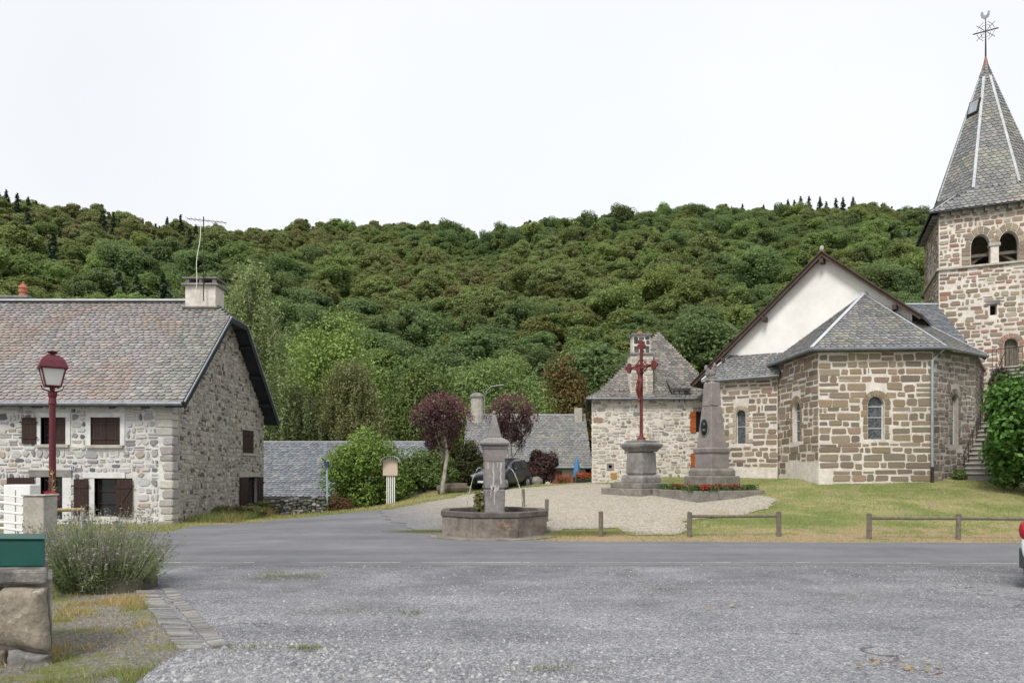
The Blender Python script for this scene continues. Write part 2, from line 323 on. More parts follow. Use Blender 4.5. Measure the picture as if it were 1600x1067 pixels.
ad = t.nodes.new('ShaderNodeMath'); ad.operation = 'MULTIPLY_ADD'; ln(sx.outputs['Y'], ad.inputs[0]); ad.inputs[1].default_value = .55; ln(sx.outputs['X'], ad.inputs[2])
ns = t.nodes.new('ShaderNodeMath'); ns.operation = 'MULTIPLY_ADD'; ln(noise_(t, v, .5, 6, .7), ns.inputs[0]); ns.inputs[1].default_value = 5.; ln(ad.outputs[0], ns.inputs[2])
mr = t.nodes.new('ShaderNodeMapRange'); ln(ns.outputs[0], mr.inputs[0]); mr.inputs[1].default_value = 11.; mr.inputs[2].default_value = 17.
pv = t.nodes.new('ShaderNodeTexVoronoi'); pv.inputs['Scale'].default_value = 22; ln(v, pv.inputs['Vector'])
peb = ramp_(t, pv.outputs['Color'], [(0, (.20,.175,.14)), (.5, (.335,.30,.25)), (1, (.52,.48,.41))])
grs = ramp_(t, noise_(t, v, .8, 8, .75), [(.54, (0,0,0)), (.68, (.85,.85,.85))])
ln(mix_(t, mr.outputs[0], mix_(t, 1., (.17,.17,.175), ramp_(t, pv.outputs['Color'], [(0, (.75,.75,.75)), (1, (1.3,1.3,1.3))]), 'MULTIPLY'), mix_(t, grs, peb, (.25,.24,.11))), b.inputs['Base Color'])
bump_(t, b, pv.outputs['Distance'], .7, .02); mt['plaza'] = m
m, t, b, ln, v = groundmat('forest_floor'); ln(mix_(t, noise_(t, v, .1), (.07,.08,.035), (.10,.10,.045)), b.inputs['Base Color']); mt['forestfloor'] = m

# ------------------------------------------------------------------ ground, road, parking, plaza
xs = np.unique(np.concatenate([np.arange(-18, 28, .4), np.arange(-60, -18, 3), np.arange(28, 70, 3), np.arange(-640, -60, 14), np.arange(70, 640, 14)]))
ys = np.unique(np.concatenate([np.arange(-3, 48, .4), np.arange(48, 100, 3), np.arange(100, 700, 10), np.arange(-60, -3, 8)]))
V = np.array([(x, y, zg(x, y)) for y in ys for x in xs]); nx = len(xs)
ii, jj = np.meshgrid(np.arange(len(ys)-1), np.arange(nx-1), indexing='ij'); b0 = (ii*nx+jj).ravel()
Fg = np.stack([b0, b0+1, b0+nx+1, b0+nx], 1)
me = mesh_np('ground', V, Fg, mt['ground'], smooth=True); me.materials.append(mt['forestfloor'])
yc = V[Fg[:, 0], 1]; me.polygons.foreach_set('material_index', (yc > 60).astype(np.int32))
put(bpy.data.objects.new('ground', me), kind='structure')
def inpoly(x, y, poly):
    c = False; j = len(poly)-1
    for i in range(len(poly)):
        (xi, yi), (xj, yj) = poly[i], poly[j]
        if (yi > y) != (yj > y) and x < (xj-xi)*(y-yi)/(yj-yi)+xi: c = not c
        j = i
    return c
def inpoly_np(X, Y, poly):
    c = np.zeros(len(X), dtype=bool); j = len(poly)-1
    for i in range(len(poly)):
        (xi, yi), (xj, yj) = poly[i], poly[j]
        if yi != yj: c ^= ((yi > Y) != (yj > Y)) & (X < (xj-xi)*(Y-yi)/(yj-yi)+xi)
        j = i
    return c
def sheet(name, poly, mat, off, amp=.12, res=.4):
    bd = []
    for i, (x, y) in enumerate(poly):
        x2, y2 = poly[(i+1) % len(poly)]; n = max(1, int(math.hypot(x2-x, y2-y)/.22))
        for k in range(n):
            X = x+(x2-x)*k/n; Y = y+(y2-y)*k/n
            bd.append((X+amp*(nz2(X, Y, 1.3, 5)+.6*nz2(X, Y, 4.5, 9)), Y+amp*(nz2(X, Y, 1.3, 31)+.6*nz2(X, Y, 4.5, 17))))
    x0, x1 = min(p[0] for p in bd), max(p[0] for p in bd); y0, y1 = min(p[1] for p in bd), max(p[1] for p in bd)
    pts = [Vector(p) for p in bd]
    gx, gy = [q.ravel() for q in np.meshgrid(np.arange(x0, x1, res), np.arange(y0, y1, res))]; ok = inpoly_np(gx, gy, bd)
    pts += [Vector((x+.02*math.sin(7*y), y+.02*math.sin(5*x))) for x, y in zip(gx[ok], gy[ok])]
    n = len(bd); r = delaunay_2d_cdt(pts, [(i, (i+1) % n) for i in range(n)], [], 0, 1e-5)
    vs = r[0]; va = np.array([tuple(q) for q in vs]); fa = np.array([tuple(f) for f in r[2]]); ce = va[fa].mean(1); fs = fa[inpoly_np(ce[:, 0], ce[:, 1], bd)].tolist()
    me = bpy.data.meshes.new(name); me.from_pydata([(q.x, q.y, zg(q.x, q.y)+off) for q in vs], [], fs); me.materials.append(mat)
    me.polygons.foreach_set('use_smooth', [True]*len(me.polygons)); me.update()
    put(bpy.data.objects.new(name, me), kind='structure'); return bd
POLY = {}
road_px = [(690, 800), (600, 796), (540, 802), (480, 808), (430, 813), (370, 818), (300, 822), (262, 832)]
road_w = [gat(*p) for p in road_px]
POLY['lot'] = sheet('parking_area', [(-7.6, 13.9), gat(205, 900), gat(222, 925), gat(296, 1018), gat(210, 1066), (-3.2, 3.), (-3.2, -3), (24, -3), (24, 13.9)], mt['lot'], .005, .1)
POLY['road'] = sheet('road', [(26, 12.4), (26, 17.05), (9, 17.2), (2, 17.5), (-2, 18.0)]+road_w+[(-20, 20.5), (-26, 18.6), (-26, 13.1), (-7, 13.05), (6, 13.1)], mt['asphalt'], .009, .07, .5)
POLY['plaza'] = sheet('plaza', [gat(*p) for p in [(598, 799), (650, 788), (690, 781), (745, 769), (800, 764), (860, 759), (925, 755), (960, 758), (1020, 757), (1085, 768), (1200, 775), (1205, 796), (1150, 806), (1080, 814), (1060, 836), (985, 838), (965, 826), (880, 826), (862, 840), (690, 840), (640, 822), (600, 812)]], mt['plaza'], .02, .3)
# the pale joint along the near edge of the road
mb = MB()
x = -7.0
while x < 22:
    l = random.uniform(.15, .9)
    if random.random() < .93:
        y = 13.45-.033*max(0, x-6)+.03*nz2(x, 0, 1.7); y2 = 13.45-.033*max(0, x+l-6)+.03*nz2(x+l, 0, 1.7); w = random.uniform(.025, .06)
        mb.add([(x, y, .014), (x+l, y2, .014), (x+l, y2+w, .014), (x, y+w, .014)], [(0,1,2,3)])
    x += l+random.uniform(0, .04)
mb.build('edge_joint', M('pale_joint', (.58,.56,.50), (.42,.40,.33), sc=8), kind='structure')

# ------------------------------------------------------------------ masonry and slating
def rnd_col(pal, j=.12):
    c = random.choice(pal); k = 1+random.uniform(-j, j); return tuple(max(.005, x*k*(1+random.uniform(-.05, .05))) for x in c)
def opening_pts(o):
    """outline of an opening (u0,u1,v0,v1,arch): arch 0 square, 1 round, 2 pointed"""
    u0, u1, v0, v1, ar = o; w = u1-u0; m = (u0+u1)/2
    if not ar: return [(u0, v0), (u1, v0), (u1, v1), (u0, v1)]
    pts = [(u0, v0), (u1, v0)]
    if ar == 1: pts += [(m+w/2*math.cos(math.pi*k/10), v1-w/2+w/2*math.sin(math.pi*k/10)) for k in range(11)]
    else:
        h = w*.8; pts += [(u1-w/2*(1-math.cos(math.pi/2*k/5))*1., v1-h+h*math.sin(math.pi/2*k/5)) for k in range(5)]+[(m, v1)]+[(u0+w/2*(1-math.cos(math.pi/2*k/5)), v1-h+h*math.sin(math.pi/2*k/5)) for k in range(4, -1, -1)]
    return pts
def wall(fr, outline, holes, reveal, name, mat, parent):
    mb = MB(); pts = [Vector(p) for p in outline]; ed = [(i, (i+1) % len(outline)) for i in range(len(outline))]; hs = [opening_pts(h) for h in holes]
    for h in hs:
        n = len(pts); pts += [Vector(p) for p in h]; ed += [(n+i, n+(i+1) % len(h)) for i in range(len(h))]
    r = delaunay_2d_cdt(pts, ed, [], 0, 1e-6); fs = []
    for f in r[2]:
        c = sum((r[0][i] for i in f), Vector((0, 0)))/3
        if inpoly(c.x, c.y, outline) and not any(inpoly(c.x, c.y, h) for h in hs): fs.append(f)
    mb.add([fr(p.x, p.y) for p in r[0]], fs)
    for h in hs:
        n = len(h); mb.add([fr(*p) for p in h]+[fr(p[0], p[1], -reveal) for p in h], [(i, i+n, (i+1) % n+n, (i+1) % n) for i in range(n)])
    return mb.build(name, mat, parent)
class Stones:
    """collects stones of one building; the largest in view become objects, the rest one mesh"""
    def __init__(s): s.l = []
    def add(s, fr, poly, proud, col, part):
        n = len(poly); cu = sum(p[0] for p in poly)/n; cv = sum(p[1] for p in poly)/n
        vs = [fr(u, v, -.015) for u, v in poly]+[fr(cu+(u-cu)*.985, cv+(v-cv)*.985, proud*.55) for u, v in poly]+[fr(cu+(u-cu)*.88, cv+(v-cv)*.86, proud*(1+random.uniform(-.2, .2))) for u, v in poly]
        fs = [(i, (i+1) % n, n+(i+1) % n, n+i) for i in range(n)]+[(n+i, n+(i+1) % n, 2*n+(i+1) % n, 2*n+i) for i in range(n)]+[tuple(range(2*n, 3*n))]
        us = [p[0] for p in poly]; q = [p[1] for p in poly]; c = fr(cu, cv)
        vis = max(0, fr.n.dot((Vector((0, 0, CH))-c).normalized())); px = 800+F*c.x/c.y
        if px > 1610 or px < -10: vis *= .01
        s.l.append(((max(us)-min(us))*(max(q)-min(q))*vis/(c.y*c.y), vs, fs, col, part))
    def finish(s, name, rest, mat, parent, limit=300):
        s.l.sort(key=lambda e: -e[0])
        for a, vs, fs, col, part in s.l[:limit]: MB().add(vs, fs, col).build(name, mat, part)
        mb = MB()
        for a, vs, fs, col, part in s.l[limit:]: mb.add(vs, fs, col)
        if mb.v: mb.build(rest, mat, parent, kind='stuff')
def blk(u0, u1, v0, v1, cut, jit):
    w, h = u1-u0, v1-v0; m = min(w, h); c = [random.uniform(cut[0], cut[1]) for _ in range(4)]
    p = [(u0, v0+h*c[0]), (u0+m*c[0], v0), (u1-m*c[1], v0), (u1, v0+h*c[1]), (u1, v1-h*c[2]), (u1-m*c[2], v1), (u0+m*c[3], v1), (u0, v1-h*c[3])]
    return [(u+random.uniform(-jit, jit)*m, v+random.uniform(-jit, jit)*m) for u, v in p]
def courses(st, fr, umin, umax, v0, v1, holes, part, hr, wr, gap, pal, cut=(.06, .22), jit=.05, proud=.025, split=0., skip=0., skipfn=None, margin=.03):
    v = v0
    while v < v1-.05:
        h = min(random.uniform(*hr), v1-v); vm = v+h/2; a, b = umin(vm), umax(vm); iv = [(a, b)]
        for (h0, h1, g0, g1, ar) in holes:
            if g1+margin < v or g0-margin > v+h: continue
            if ar and vm > g1-(h1-h0)*.4: k = (h1-h0)*.2; h0, h1 = h0+k, h1-k
            iv = [q for (p0, p1) in iv for q in ((p0, min(p1, h0-margin)), (max(p0, h1+margin), p1)) if q[1]-q[0] > .06]
        for (p0, p1) in iv:
            u = p0
            while u < p1-.04:
                w = random.uniform(*wr)
                if p1-u-w < wr[0]*.7: w = p1-u
                if random.random() >= skip and not (skipfn and skipfn(u+w/2, vm)):
                    parts = [(u, u+w, v, v+h)]
                    if random.random() < split:
                        k = random.uniform(.38, .62)
                        parts = [(u, u+w, v, v+h*k), (u, u+w, v+h*k, v+h)] if random.random() < .6 else [(u, u+w*k, v, v+h), (u+w*k, u+w, v, v+h)]
                    for (a0, a1, b0, b1) in parts:
                        g = gap*random.uniform(.35, 1.3)/2; dv = random.uniform(-1, 1)*gap*.5
                        if a1-a0 > 2.6*g and b1-b0 > 2.6*g: st.add(fr, blk(a0+g, a1-g, b0+g+dv, b1-g+dv, cut, jit), proud*random.uniform(.5, 1.3), rnd_col(pal), part)
                u += w
        v += h
def slating(st, poly, w, e, pal, part, th=.026, jit=.25, patch=None):
    p = [Vector(q) for q in poly]; n = (p[1]-p[0]).cross(p[2]-p[0]).normalized()
    if n.z < 0: n = -n
    u = Vector((0, 0, 1)).cross(n).normalized(); s_ = n.cross(u).normalized(); O = p[0]
    q2 = [((q-O).dot(u), (q-O).dot(s_)) for q in p]; s0, s1 = min(q[1] for q in q2), max(q[1] for q in q2)
    k = 0; sv = s0
    while sv < s1-.02:
        sc = min(sv+e*.5, s1-.005); X = []
        for i in range(len(q2)):
            (a, b), (c, d) = q2[i], q2[(i+1) % len(q2)]
            if (b > sc) != (d > sc): X.append(a+(c-a)*(sc-b)/(d-b))
        X.sort()
        for ua, ub in zip(X[::2], X[1::2]):
            x = ua-w*(.5 if k % 2 else 0)-random.uniform(0, .1)*w
            while x < ub:
                ww = w*random.uniform(1-jit, 1+jit); a, b = max(x, ua), min(x+ww, ub); x += ww
                if b-a < w*.2: continue
                g = .004; a += g; b -= g; bot = sv-random.uniform(0, .2)*e; top = min(sv+e*1.3, s1+.02); m = (a+b)/2+random.uniform(-.1, .1)*w; lift = th*1.5+random.uniform(0, .010)
                o = [(a, top), (a, bot+.5*e), (a+.17*(b-a), bot+.16*e), (m, bot), (b-.17*(b-a), bot+.16*e), (b, bot+.5*e), (b, top)]
                hs = [.004, lift*.8, lift, lift, lift, lift*.8, .004]
                V = [O+u*i+s_*j+n*h for (i, j), h in zip(o, hs)]+[O+u*i+s_*j+n*(h-th) for (i, j), h in zip(o[1:6], hs[1:6])]
                fs = [(0, 1, 2, 3, 4, 5, 6)]+[(1+i, 7+i, 8+i, 2+i) for i in range(4)]
                c = sum(V[:7], Vector())/7; col = rnd_col(pal, .12)
                if patch: col = patch(c, col)
                vis = max(0, n.dot((Vector((0, 0, CH))-c).normalized())); px = 800+F*c.x/c.y
                if px > 1605 or px < -8: vis *= .01
                st.l.append(((b-a)*e*vis/(c.y*c.y), V, fs, col, part))
        sv += e; k += 1
def roofslab(name, polys, th, mat, parent):
    mb = MB()
    for p in polys: mb.prism(p, (0, 0, -th))
    return mb.build(name, mat, parent)
def strip(mb, a, b, w, h=.03):
    mb.beam(Vector(a)+Vector((0, 0, .035)), Vector(b)+Vector((0, 0, .035)), w, h)
CH_PAL = [(.27,.21,.147), (.235,.185,.132), (.30,.235,.165), (.21,.172,.13), (.25,.21,.16), (.18,.15,.122), (.28,.215,.15)]
TW_PAL = [tuple(1.12*x for x in q) for q in CH_PAL]+[(.30,.18,.13), (.33,.20,.15), (.33,.27,.21), (.28,.22,.17), (.38,.32,.26), (.36,.3,.24)]
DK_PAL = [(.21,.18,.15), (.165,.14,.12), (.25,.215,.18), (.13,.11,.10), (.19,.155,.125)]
HS_PAL = [(.46,.445,.41), (.52,.49,.445), (.40,.385,.36), (.49,.445,.38), (.43,.41,.375), (.47,.46,.44), (.54,.51,.47), (.50,.475,.43), (.14,.145,.15), (.25,.245,.235), (.42,.345,.26), (.34,.33,.31)]
HS_PAL = [(a*.97, b*.985, c*1.06) for a, b, c in HS_PAL]
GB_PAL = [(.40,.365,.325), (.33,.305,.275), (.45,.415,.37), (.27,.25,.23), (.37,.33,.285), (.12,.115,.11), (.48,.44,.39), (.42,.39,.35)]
H2_PAL = [(.53,.50,.445), (.47,.44,.39), (.42,.395,.36), (.56,.525,.47), (.36,.34,.315), (.22,.215,.205), (.45,.39,.31), (.55,.51,.45)]
SL_GREY = [(.195,.20,.20), (.225,.225,.222), (.175,.18,.184), (.205,.204,.198), (.235,.232,.222), (.155,.16,.165)]
SL_PINK = [(.265,.24,.235), (.285,.25,.242), (.24,.232,.232), (.30,.287,.282), (.255,.228,.22), (.215,.21,.212), (.28,.25,.228)]
SL_BLUE = [(.17,.185,.205), (.20,.215,.235), (.145,.16,.18), (.225,.235,.25)]

# ================================================================== stone house on the left
HX, HY, HB, ZE, ZR = -11.5, 23.1, 31.6, 4.3, 8.55
hr = root('stone_house', (-18, 27.3, 0), 'long pale rubble-stone house with pinkish slate roof and brown shutters, at left', 'house')
fr = frame((-27, HY, 0), (1, 0, 0), (0, -1, 0)); U = lambda px: (px-800)/F*HY+27; Z = lambda py, D=HY: CH+(HZ-py)/F*D
holes = [(U(64), U(103), Z(694), Z(652), 0), (U(142), U(188), Z(695), Z(652), 0), (U(64), U(98), .15, Z(745), 0), (U(148), U(207), .25, Z(747), 0), (U(-120), U(-80), Z(694), Z(652), 0)]
wf = wall(fr, [(0, -.6), (15.5, -.6), (15.5, ZE-.12), (0, ZE-.12)], holes, .22, 'front_wall', mt['mortar_pale'], hr)
gr = frame((HX, HY, 0), (0, 1, 0), (1, 0, 0)); DH = HB-HY
YZ = lambda px: 11.5*F/(800-px)-HY
gh = [(YZ(379), YZ(397), 2.55, 3.55, 0), (YZ(375), YZ(402), .3, 1.5, 0)]
sl_ = (ZR-ZE)/(DH/2)
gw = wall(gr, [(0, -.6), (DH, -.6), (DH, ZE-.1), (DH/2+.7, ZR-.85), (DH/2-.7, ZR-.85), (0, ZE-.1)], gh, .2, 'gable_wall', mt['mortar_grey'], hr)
MB().box(-27, HX-.02, HB-.3, HB, -.6, ZE-.1).build('back_wall', mt['mortar_pale'], hr)
st = Stones()
surround = [(h[0]-.14, h[1]+.14, h[2]-.1, h[3]+.14, 0) for h in holes]
courses(st, fr, lambda v: 8.6, lambda v: 15.05, -.1, ZE-.2, surround, wf, (.13, .29), (.16, .46), .062, HS_PAL, (.14, .42), .12, .03, .5, .02)
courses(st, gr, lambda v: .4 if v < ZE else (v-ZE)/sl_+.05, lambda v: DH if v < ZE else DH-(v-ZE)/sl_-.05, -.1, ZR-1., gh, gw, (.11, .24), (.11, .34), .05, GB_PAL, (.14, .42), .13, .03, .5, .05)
v = -.1
while v < ZE-.35:    # rough corner stones
    h_ = random.uniform(.2, .36); w1, w2 = random.uniform(.25, .6), random.uniform(.25, .6); c = rnd_col([(.45,.43,.39), (.40,.38,.35), (.36,.34,.31), (.48,.45,.40)])
    st.add(fr, blk(15.5-w1, 15.53, v+.02, v+h_-.02, (.06, .25), .07), .04, c, wf); st.add(gr, blk(-.03, w2, v+.02, v+h_-.02, (.06, .25), .07), .04, c, gw); v += h_
st.finish('stone', 'small_stones', mt['stone'], hr)
# surrounds, sills, lintels
for h in holes[:2]+holes[4:]:
    u0, u1, v0, v1, _ = h
    for nm, a in (('jamb', (u0-.16, u0, v0-.02, v1, -.18, .03)), ('jamb', (u1, u1+.16, v0-.02, v1, -.18, .03)), ('head', (u0-.16, u1+.16, v1, v1+.17, -.18, .033))): MB().fbox(fr, *a).build(nm, mt['limewhite'], wf, bevel=.008)
for a in ((U(57), U(64), .1, Z(745)), (U(98), U(112), .1, Z(745)), (U(140), U(148), .1, Z(747))): MB().fbox(fr, *a, -.18, .03).build('jamb', mt['limewhite'], wf, bevel=.008)
MB().fbox(fr, U(130), U(196), Z(747), Z(738), -.2, .045).build('lintel', mt['limewhite'], wf, bevel=.01)
MB().fbox(fr, U(46), U(113), Z(745), Z(734), -.2, .05).build('lintel', mt['andesite'], wf, bevel=.01)
for h in holes[:2]: MB().fbox(fr, h[0]-.14, h[1]+.12, h[2]-.11, h[2]-.01, -.2, .1).build('sill', mt['concrete'], wf, bevel=.01)
def shutter(fr, u0, u1, v0, v1, d, par, mat, brace=False, label=None):
    mb = MB(); n = max(2, int((u1-u0)/.11)); w = (u1-u0)/n
    for k in range(n): mb.fbox(fr, u0+k*w+.003, u0+(k+1)*w-.003, v0, v1, d, d+.03)
    for v in (v0+(v1-v0)*.18, v1-(v1-v0)*.25): mb.fbox(fr, u0+.01, u1-.01, v, v+.07, d+.03, d+.05)
    if brace: mb.fpoly(fr, [(u0+.02, v0+.25*(v1-v0)), (u0+.1, v0+.25*(v1-v0)), (u1-.02, v1-.27*(v1-v0)), (u1-.1, v1-.27*(v1-v0))], d+.03, d+.048)
    o = mb.build('shutter', mat, par, label=label); hb = MB()
    for v in (v0+(v1-v0)*.22, v1-(v1-v0)*.2): hb.fbox(fr, u1-.02, u1+.07, v, v+.035, d+.03, d+.06); hb.fbox(fr, u0-.07, u0+.02, v, v+.035, d+.028, d+.058)
    hb.build('hinge', mt['iron'], o if o.parent and o.parent.parent is None else par); return o
def casement(fr, h, par, mat, d=-.18, bars=2):
    u0, u1, v0, v1, _ = h; MB().fbox(fr, u0, u1, v0, v1, d-.05, d-.03).build('pane', mt['glass'], par)
    mb = MB(); um = (u0+u1)/2
    for u in (u0, um-.03, u1-.05): mb.fbox(fr, u, u+.05, v0, v1, d-.03, d+.02)
    for k in range(bars+2): v = v0+(v1-v0-.04)*k/(bars+1); mb.fbox(fr, u0, u1, v, v+.04, d-.028, d+.015)
    mb.build('window_frame', mat, par)
for h in (holes[0], holes[2], holes[3], holes[4]): casement(fr, h, wf, mt['darkwood'])
h = holes[0]; shutter(fr, U(88), h[1]-.01, h[2]+.01, h[3]-.01, -.06, wf, mt['darkwood']); shutter(fr, U(36), U(58), h[2]+.02, h[3]-.01, .04, wf, mt['darkwood'])
h = holes[1]; um = (h[0]+h[1])/2; shutter(fr, h[0]+.01, um-.005, h[2]+.01, h[3]-.01, -.06, wf, mt['darkwood']); shutter(fr, um+.005, h[1]-.01, h[2]+.01, h[3]-.01, -.06, wf, mt['darkwood'])
shutter(fr, U(13), U(55), .2, Z(745)-.02, .05, wf, mt['darkwood']); shutter(fr, U(117), U(139), .3, Z(748), .04, wf, mt['darkwood'])
shutter(fr, U(184), U(208), .25, Z(748), .045, wf, mt['darkwood'], True)
h = gh[0]; um = (h[0]+h[1])/2; shutter(gr, h[0]+.01, um, h[2], h[3], -.05, gw, mt['darkwood']); shutter(gr, um+.01, h[1]-.01, h[2], h[3], -.05, gw, mt['darkwood'])
h = gh[1]; casement(gr, h, gw, mt['darkwood'], -.15); shutter(gr, h[0]-.15, h[0]+.75, h[2], h[3], .05, gw, mt['darkwood']); shutter(gr, h[1]-.1, h[1]+.55, h[2], h[3], .05, gw, mt['darkwood'])
mb = MB()
for h in gh: mb.fbox(gr, h[0]-.12, h[1]+.12, h[2]-.1, h[2]-.01, -.15, .09)
mb.build('sill', mt['concrete'], gw)
MB().fbox(gr, gh[1][0]-.15, gh[1][1]+.2, gh[1][3]+.02, gh[1][3]+.2, -.1, .05).build('lintel', mt['concrete'], gw)
# number plate
o = MB().fbox(fr, U(112.5), U(119), Z(734), Z(727), .05, .065).build('number_plate', mt['white'], wf)
MB().fbox(fr, U(113.3), U(118.2), Z(733.2), Z(727.8), .066, .069).build('plate_field', simple('enamel_blue', (.02,.04,.16)), wf)
MB().fbox(fr, U(115.3), U(116.2), Z(732.6), Z(728.4), .070, .072).build('digit', mt['white'], wf)
# roof
OX, XW = HX+.55, -27.
ye, yb, yr = HY-.38, HB+.38, (HY+HB)/2
ze = ZE-.38*sl_*.9+.1
hz_ = ZR-.82; hy = .82/sl_
front = [(XW, ye, ze), (OX, ye, ze), (OX, yr-hy, hz_), (OX-1., yr, ZR), (XW, yr, ZR)]
back = [(XW, yr, ZR), (OX-1., yr, ZR), (OX, yr+hy, hz_), (OX, yb, ze), (XW, yb, ze)]
hip = [(OX, yr-hy, hz_), (OX, yr+hy, hz_), (OX-1., yr, ZR)]
rf = roofslab('roof', [front, back, hip], .12, mt['under'], hr)
st = Stones()
def pinkpatch(c, col):
    k = nz2(c.x, c.z, .5, 3); g = sst(-13.2, -11.8, c.x)
    if k > .12: col = tuple(a*b for a, b in zip(col, (1.0, .92, .86)))
    if g > random.random(): col = tuple(a*b for a, b in zip(rnd_col(SL_GREY, .15), (1.15, 1.12, 1.05)))
    return col
slating(st, [(-21.5, ye, ze), (OX, ye, ze), (OX, yr-hy, hz_), (OX-1., yr, ZR), (-21.5, yr, ZR)], .25, .175, SL_PINK, rf, patch=pinkpatch)
slating(st, hip, .235, .165, SL_GREY, rf)
st.finish('slate', 'roof_slates', mt['slate'], hr)
mb = MB(); mb.beam((XW, yr, ZR+.05), (-12.9, yr, ZR+.05), .3, .07); mb.build('ridge_flashing', mt['lead'], rf)
mb = MB()
for s in (-1, 1):   # barge boards and soffit of the overhanging gable
    y0, y1 = (ye, yr-hy) if s < 0 else (yb, yr+hy)
    mb.beam((OX+.02, y0, ze-.1), (OX+.02, y1, hz_-.1), .04, .26)
    mb.prism([(OX, y0, ze-.135), (HX-.05, y0, ze-.135), (HX-.05, y1, hz_-.135), (OX, y1, hz_-.135)], (0, 0, -.02))
    for k in (.25, .55, .85): mb.beam((HX-.1, y0+(y1-y0)*k, ze+(hz_-ze)*k-.24), (OX-.05, y0+(y1-y0)*k, ze+(hz_-ze)*k-.24), .12, .14)
mb.beam((OX+.02, yr-hy, hz_-.08), (OX+.02, yr+hy, hz_-.08), .04, .2)
mb.build('barge_boards', mt['slateboard'], rf)
mb = MB(); mb.tube([(XW, ye-.06, ze-.03), (OX, ye-.06, ze-.03)], .075, 10); mb.build('gutter', mt['zinc'], rf)
mb = MB(); mb.beam((OX+.045, ye, ze+.03), (OX+.045, yr-hy, hz_+.03), .06, .05); mb.beam((OX+.045, yb, ze+.03), (OX+.045, yr+hy, hz_+.03), .05, .05); mb.build('verge_flashing', mt['zinc_pale'], rf)
# chimneys
def chimney(cx, cy, w, d, z0, z1, parent, mat, slab=True):
    o = MB().box(cx-w/2, cx+w/2, cy-d/2, cy+d/2, z0, z1).build('chimney', mat, parent, bevel=.015)
    b_ = MB(); b_.box(cx-w/2-.1, cx+w/2+.1, cy-d/2-.1, cy+d/2+.1, z0+(z1-z0)*.38, z0+(z1-z0)*.38+.06)
    if slab: b_.box(cx-w/2-.12, cx+w/2+.12, cy-d/2-.12, cy+d/2+.12, z1, z1+.07)
    b_.build('chimney_slab', mt['andesite'], o); return o
c = chimney(-12.3, yr, 1.2, .8, ZR-.9, ZR+.55, rf, mt['mortar'])
mb = MB()
for sx_ in (-.52, 0, .52):
    for sy_ in (-.32, .32): mb.box(-12.3+sx_-.06, -12.3+sx_+.06, yr+sy_-.06, yr+sy_+.06, ZR+.62, ZR+.8)
mb.build('chimney_pillars', mt['concrete'], c); MB().box(-12.98, -11.62, yr-.5, yr+.5, ZR+.8, ZR+.86).build('chimney_cap', mt['andesite'], c, bevel=.015)
c = chimney(-20.1, yr+.6, 1.1, .9, ZR-.9, ZR+.2, rf, mt['concrete'], True)
MB().stack(-20.0, yr+.6, [(.17, ZR+.27), (.13, ZR+.5), (.16, ZR+.52), (.15, ZR+.68), (.18, ZR+.7), (.09, ZR+.84), (.04, ZR+.88), (.05, ZR+.94), (.01, ZR+.98)], 12).build('chimney_pot', mt['terracotta'], c)
# television aerial
ar = root('television_aerial', (-12.1, yr-.55, ZR), 'thin rusty aerial mast with rake antenna on the left house chimney', 'aerial')
mb = MB(); mb.tube([(-12.1, yr-.56, ZR-.1), (-12.1, yr-.56, ZR+3.2)], .02, 6); mb.build('mast', mt['iron'], ar)
mb = MB(); mb.tube([(-12.75, yr-.56, ZR+3.12), (-11.3, yr-.3, ZR+3.05)], .015, 5)
for k in range(9): q = Vector((-12.7+.16*k, yr-.55+.03*k, ZR+3.12-.008*k)); mb.tube([q-Vector((.0, .25, 0)), q+Vector((0, .25, 0))], .007, 4)
mb.build('antenna', mt['iron'], ar)
mb = MB(); mb.tube([(-12.15+.03*math.sin(k*.9)-.1*math.sin(k/12*3.1)-.25*(1-k/12)**2, yr-.6, ZR+.2+k*.24) for k in range(13)], .014, 5); mb.build('cable', mt['white'], ar)

# ================================================================== church
cr = root('village_church', (16, 31, 1.3), 'stone church with slate-roofed apse, white nave gable and square bell tower', 'church')
TH = R_(39); gu = Vector((math.cos(TH), -math.sin(TH), 0)); gn = Vector((-math.sin(TH), -math.cos(TH), 0)); ax = -gn
A = [Vector((12.35, 32.7, 0)), Vector((12.57, 28.0, 0)), Vector((17.14, 27.8, 0)), Vector((20., 29.5, 0)), Vector((23.2, 33.6, 0))]
AZ, AP = 6.75, Vector((15.49, 30.05, 9.54))
st = Stones()
def facet(a, b):
    u = (b-a).normalized(); n = Vector((u.y, -u.x, 0)); return frame(a, u, n), (b-a).length
def solve_u(fr, px):
    k = (px-800)/F; return (k*fr.O.y-fr.O.x)/(fr.u.x-k*fr.u.y)
def win_z(fr, u, py): D = fr(u, 0).y; return CH+(HZ-py)/F*D
def apse_window(fr, px0, px1, py0, py1, ar=1):
    u0, u1 = solve_u(fr, px0), solve_u(fr, px1); return (u0, u1, win_z(fr, u0, py1), win_z(fr, u0, py0), ar)
def church_window(fr, h, part, nbar=3, mat='leaded'):
    pts = opening_pts(h); o = MB().fpoly(fr, pts, -.24, -.20).build('window', mt[mat], part); mb = MB()
    for k in range(1, nbar+1): v = h[2]+(h[3]-h[2])*k/(nbar+1.)*1.02; mb.fbox(fr, h[0], h[1], v-.014, v+.014, -.2, -.17)
    for u in (h[0], h[1]-.03): mb.fbox(fr, u, u+.03, h[2], h[3]-(h[1]-h[0])/2, -.2, -.165)
    if mb.v: mb.build('bar', mt['limewhite'], part)
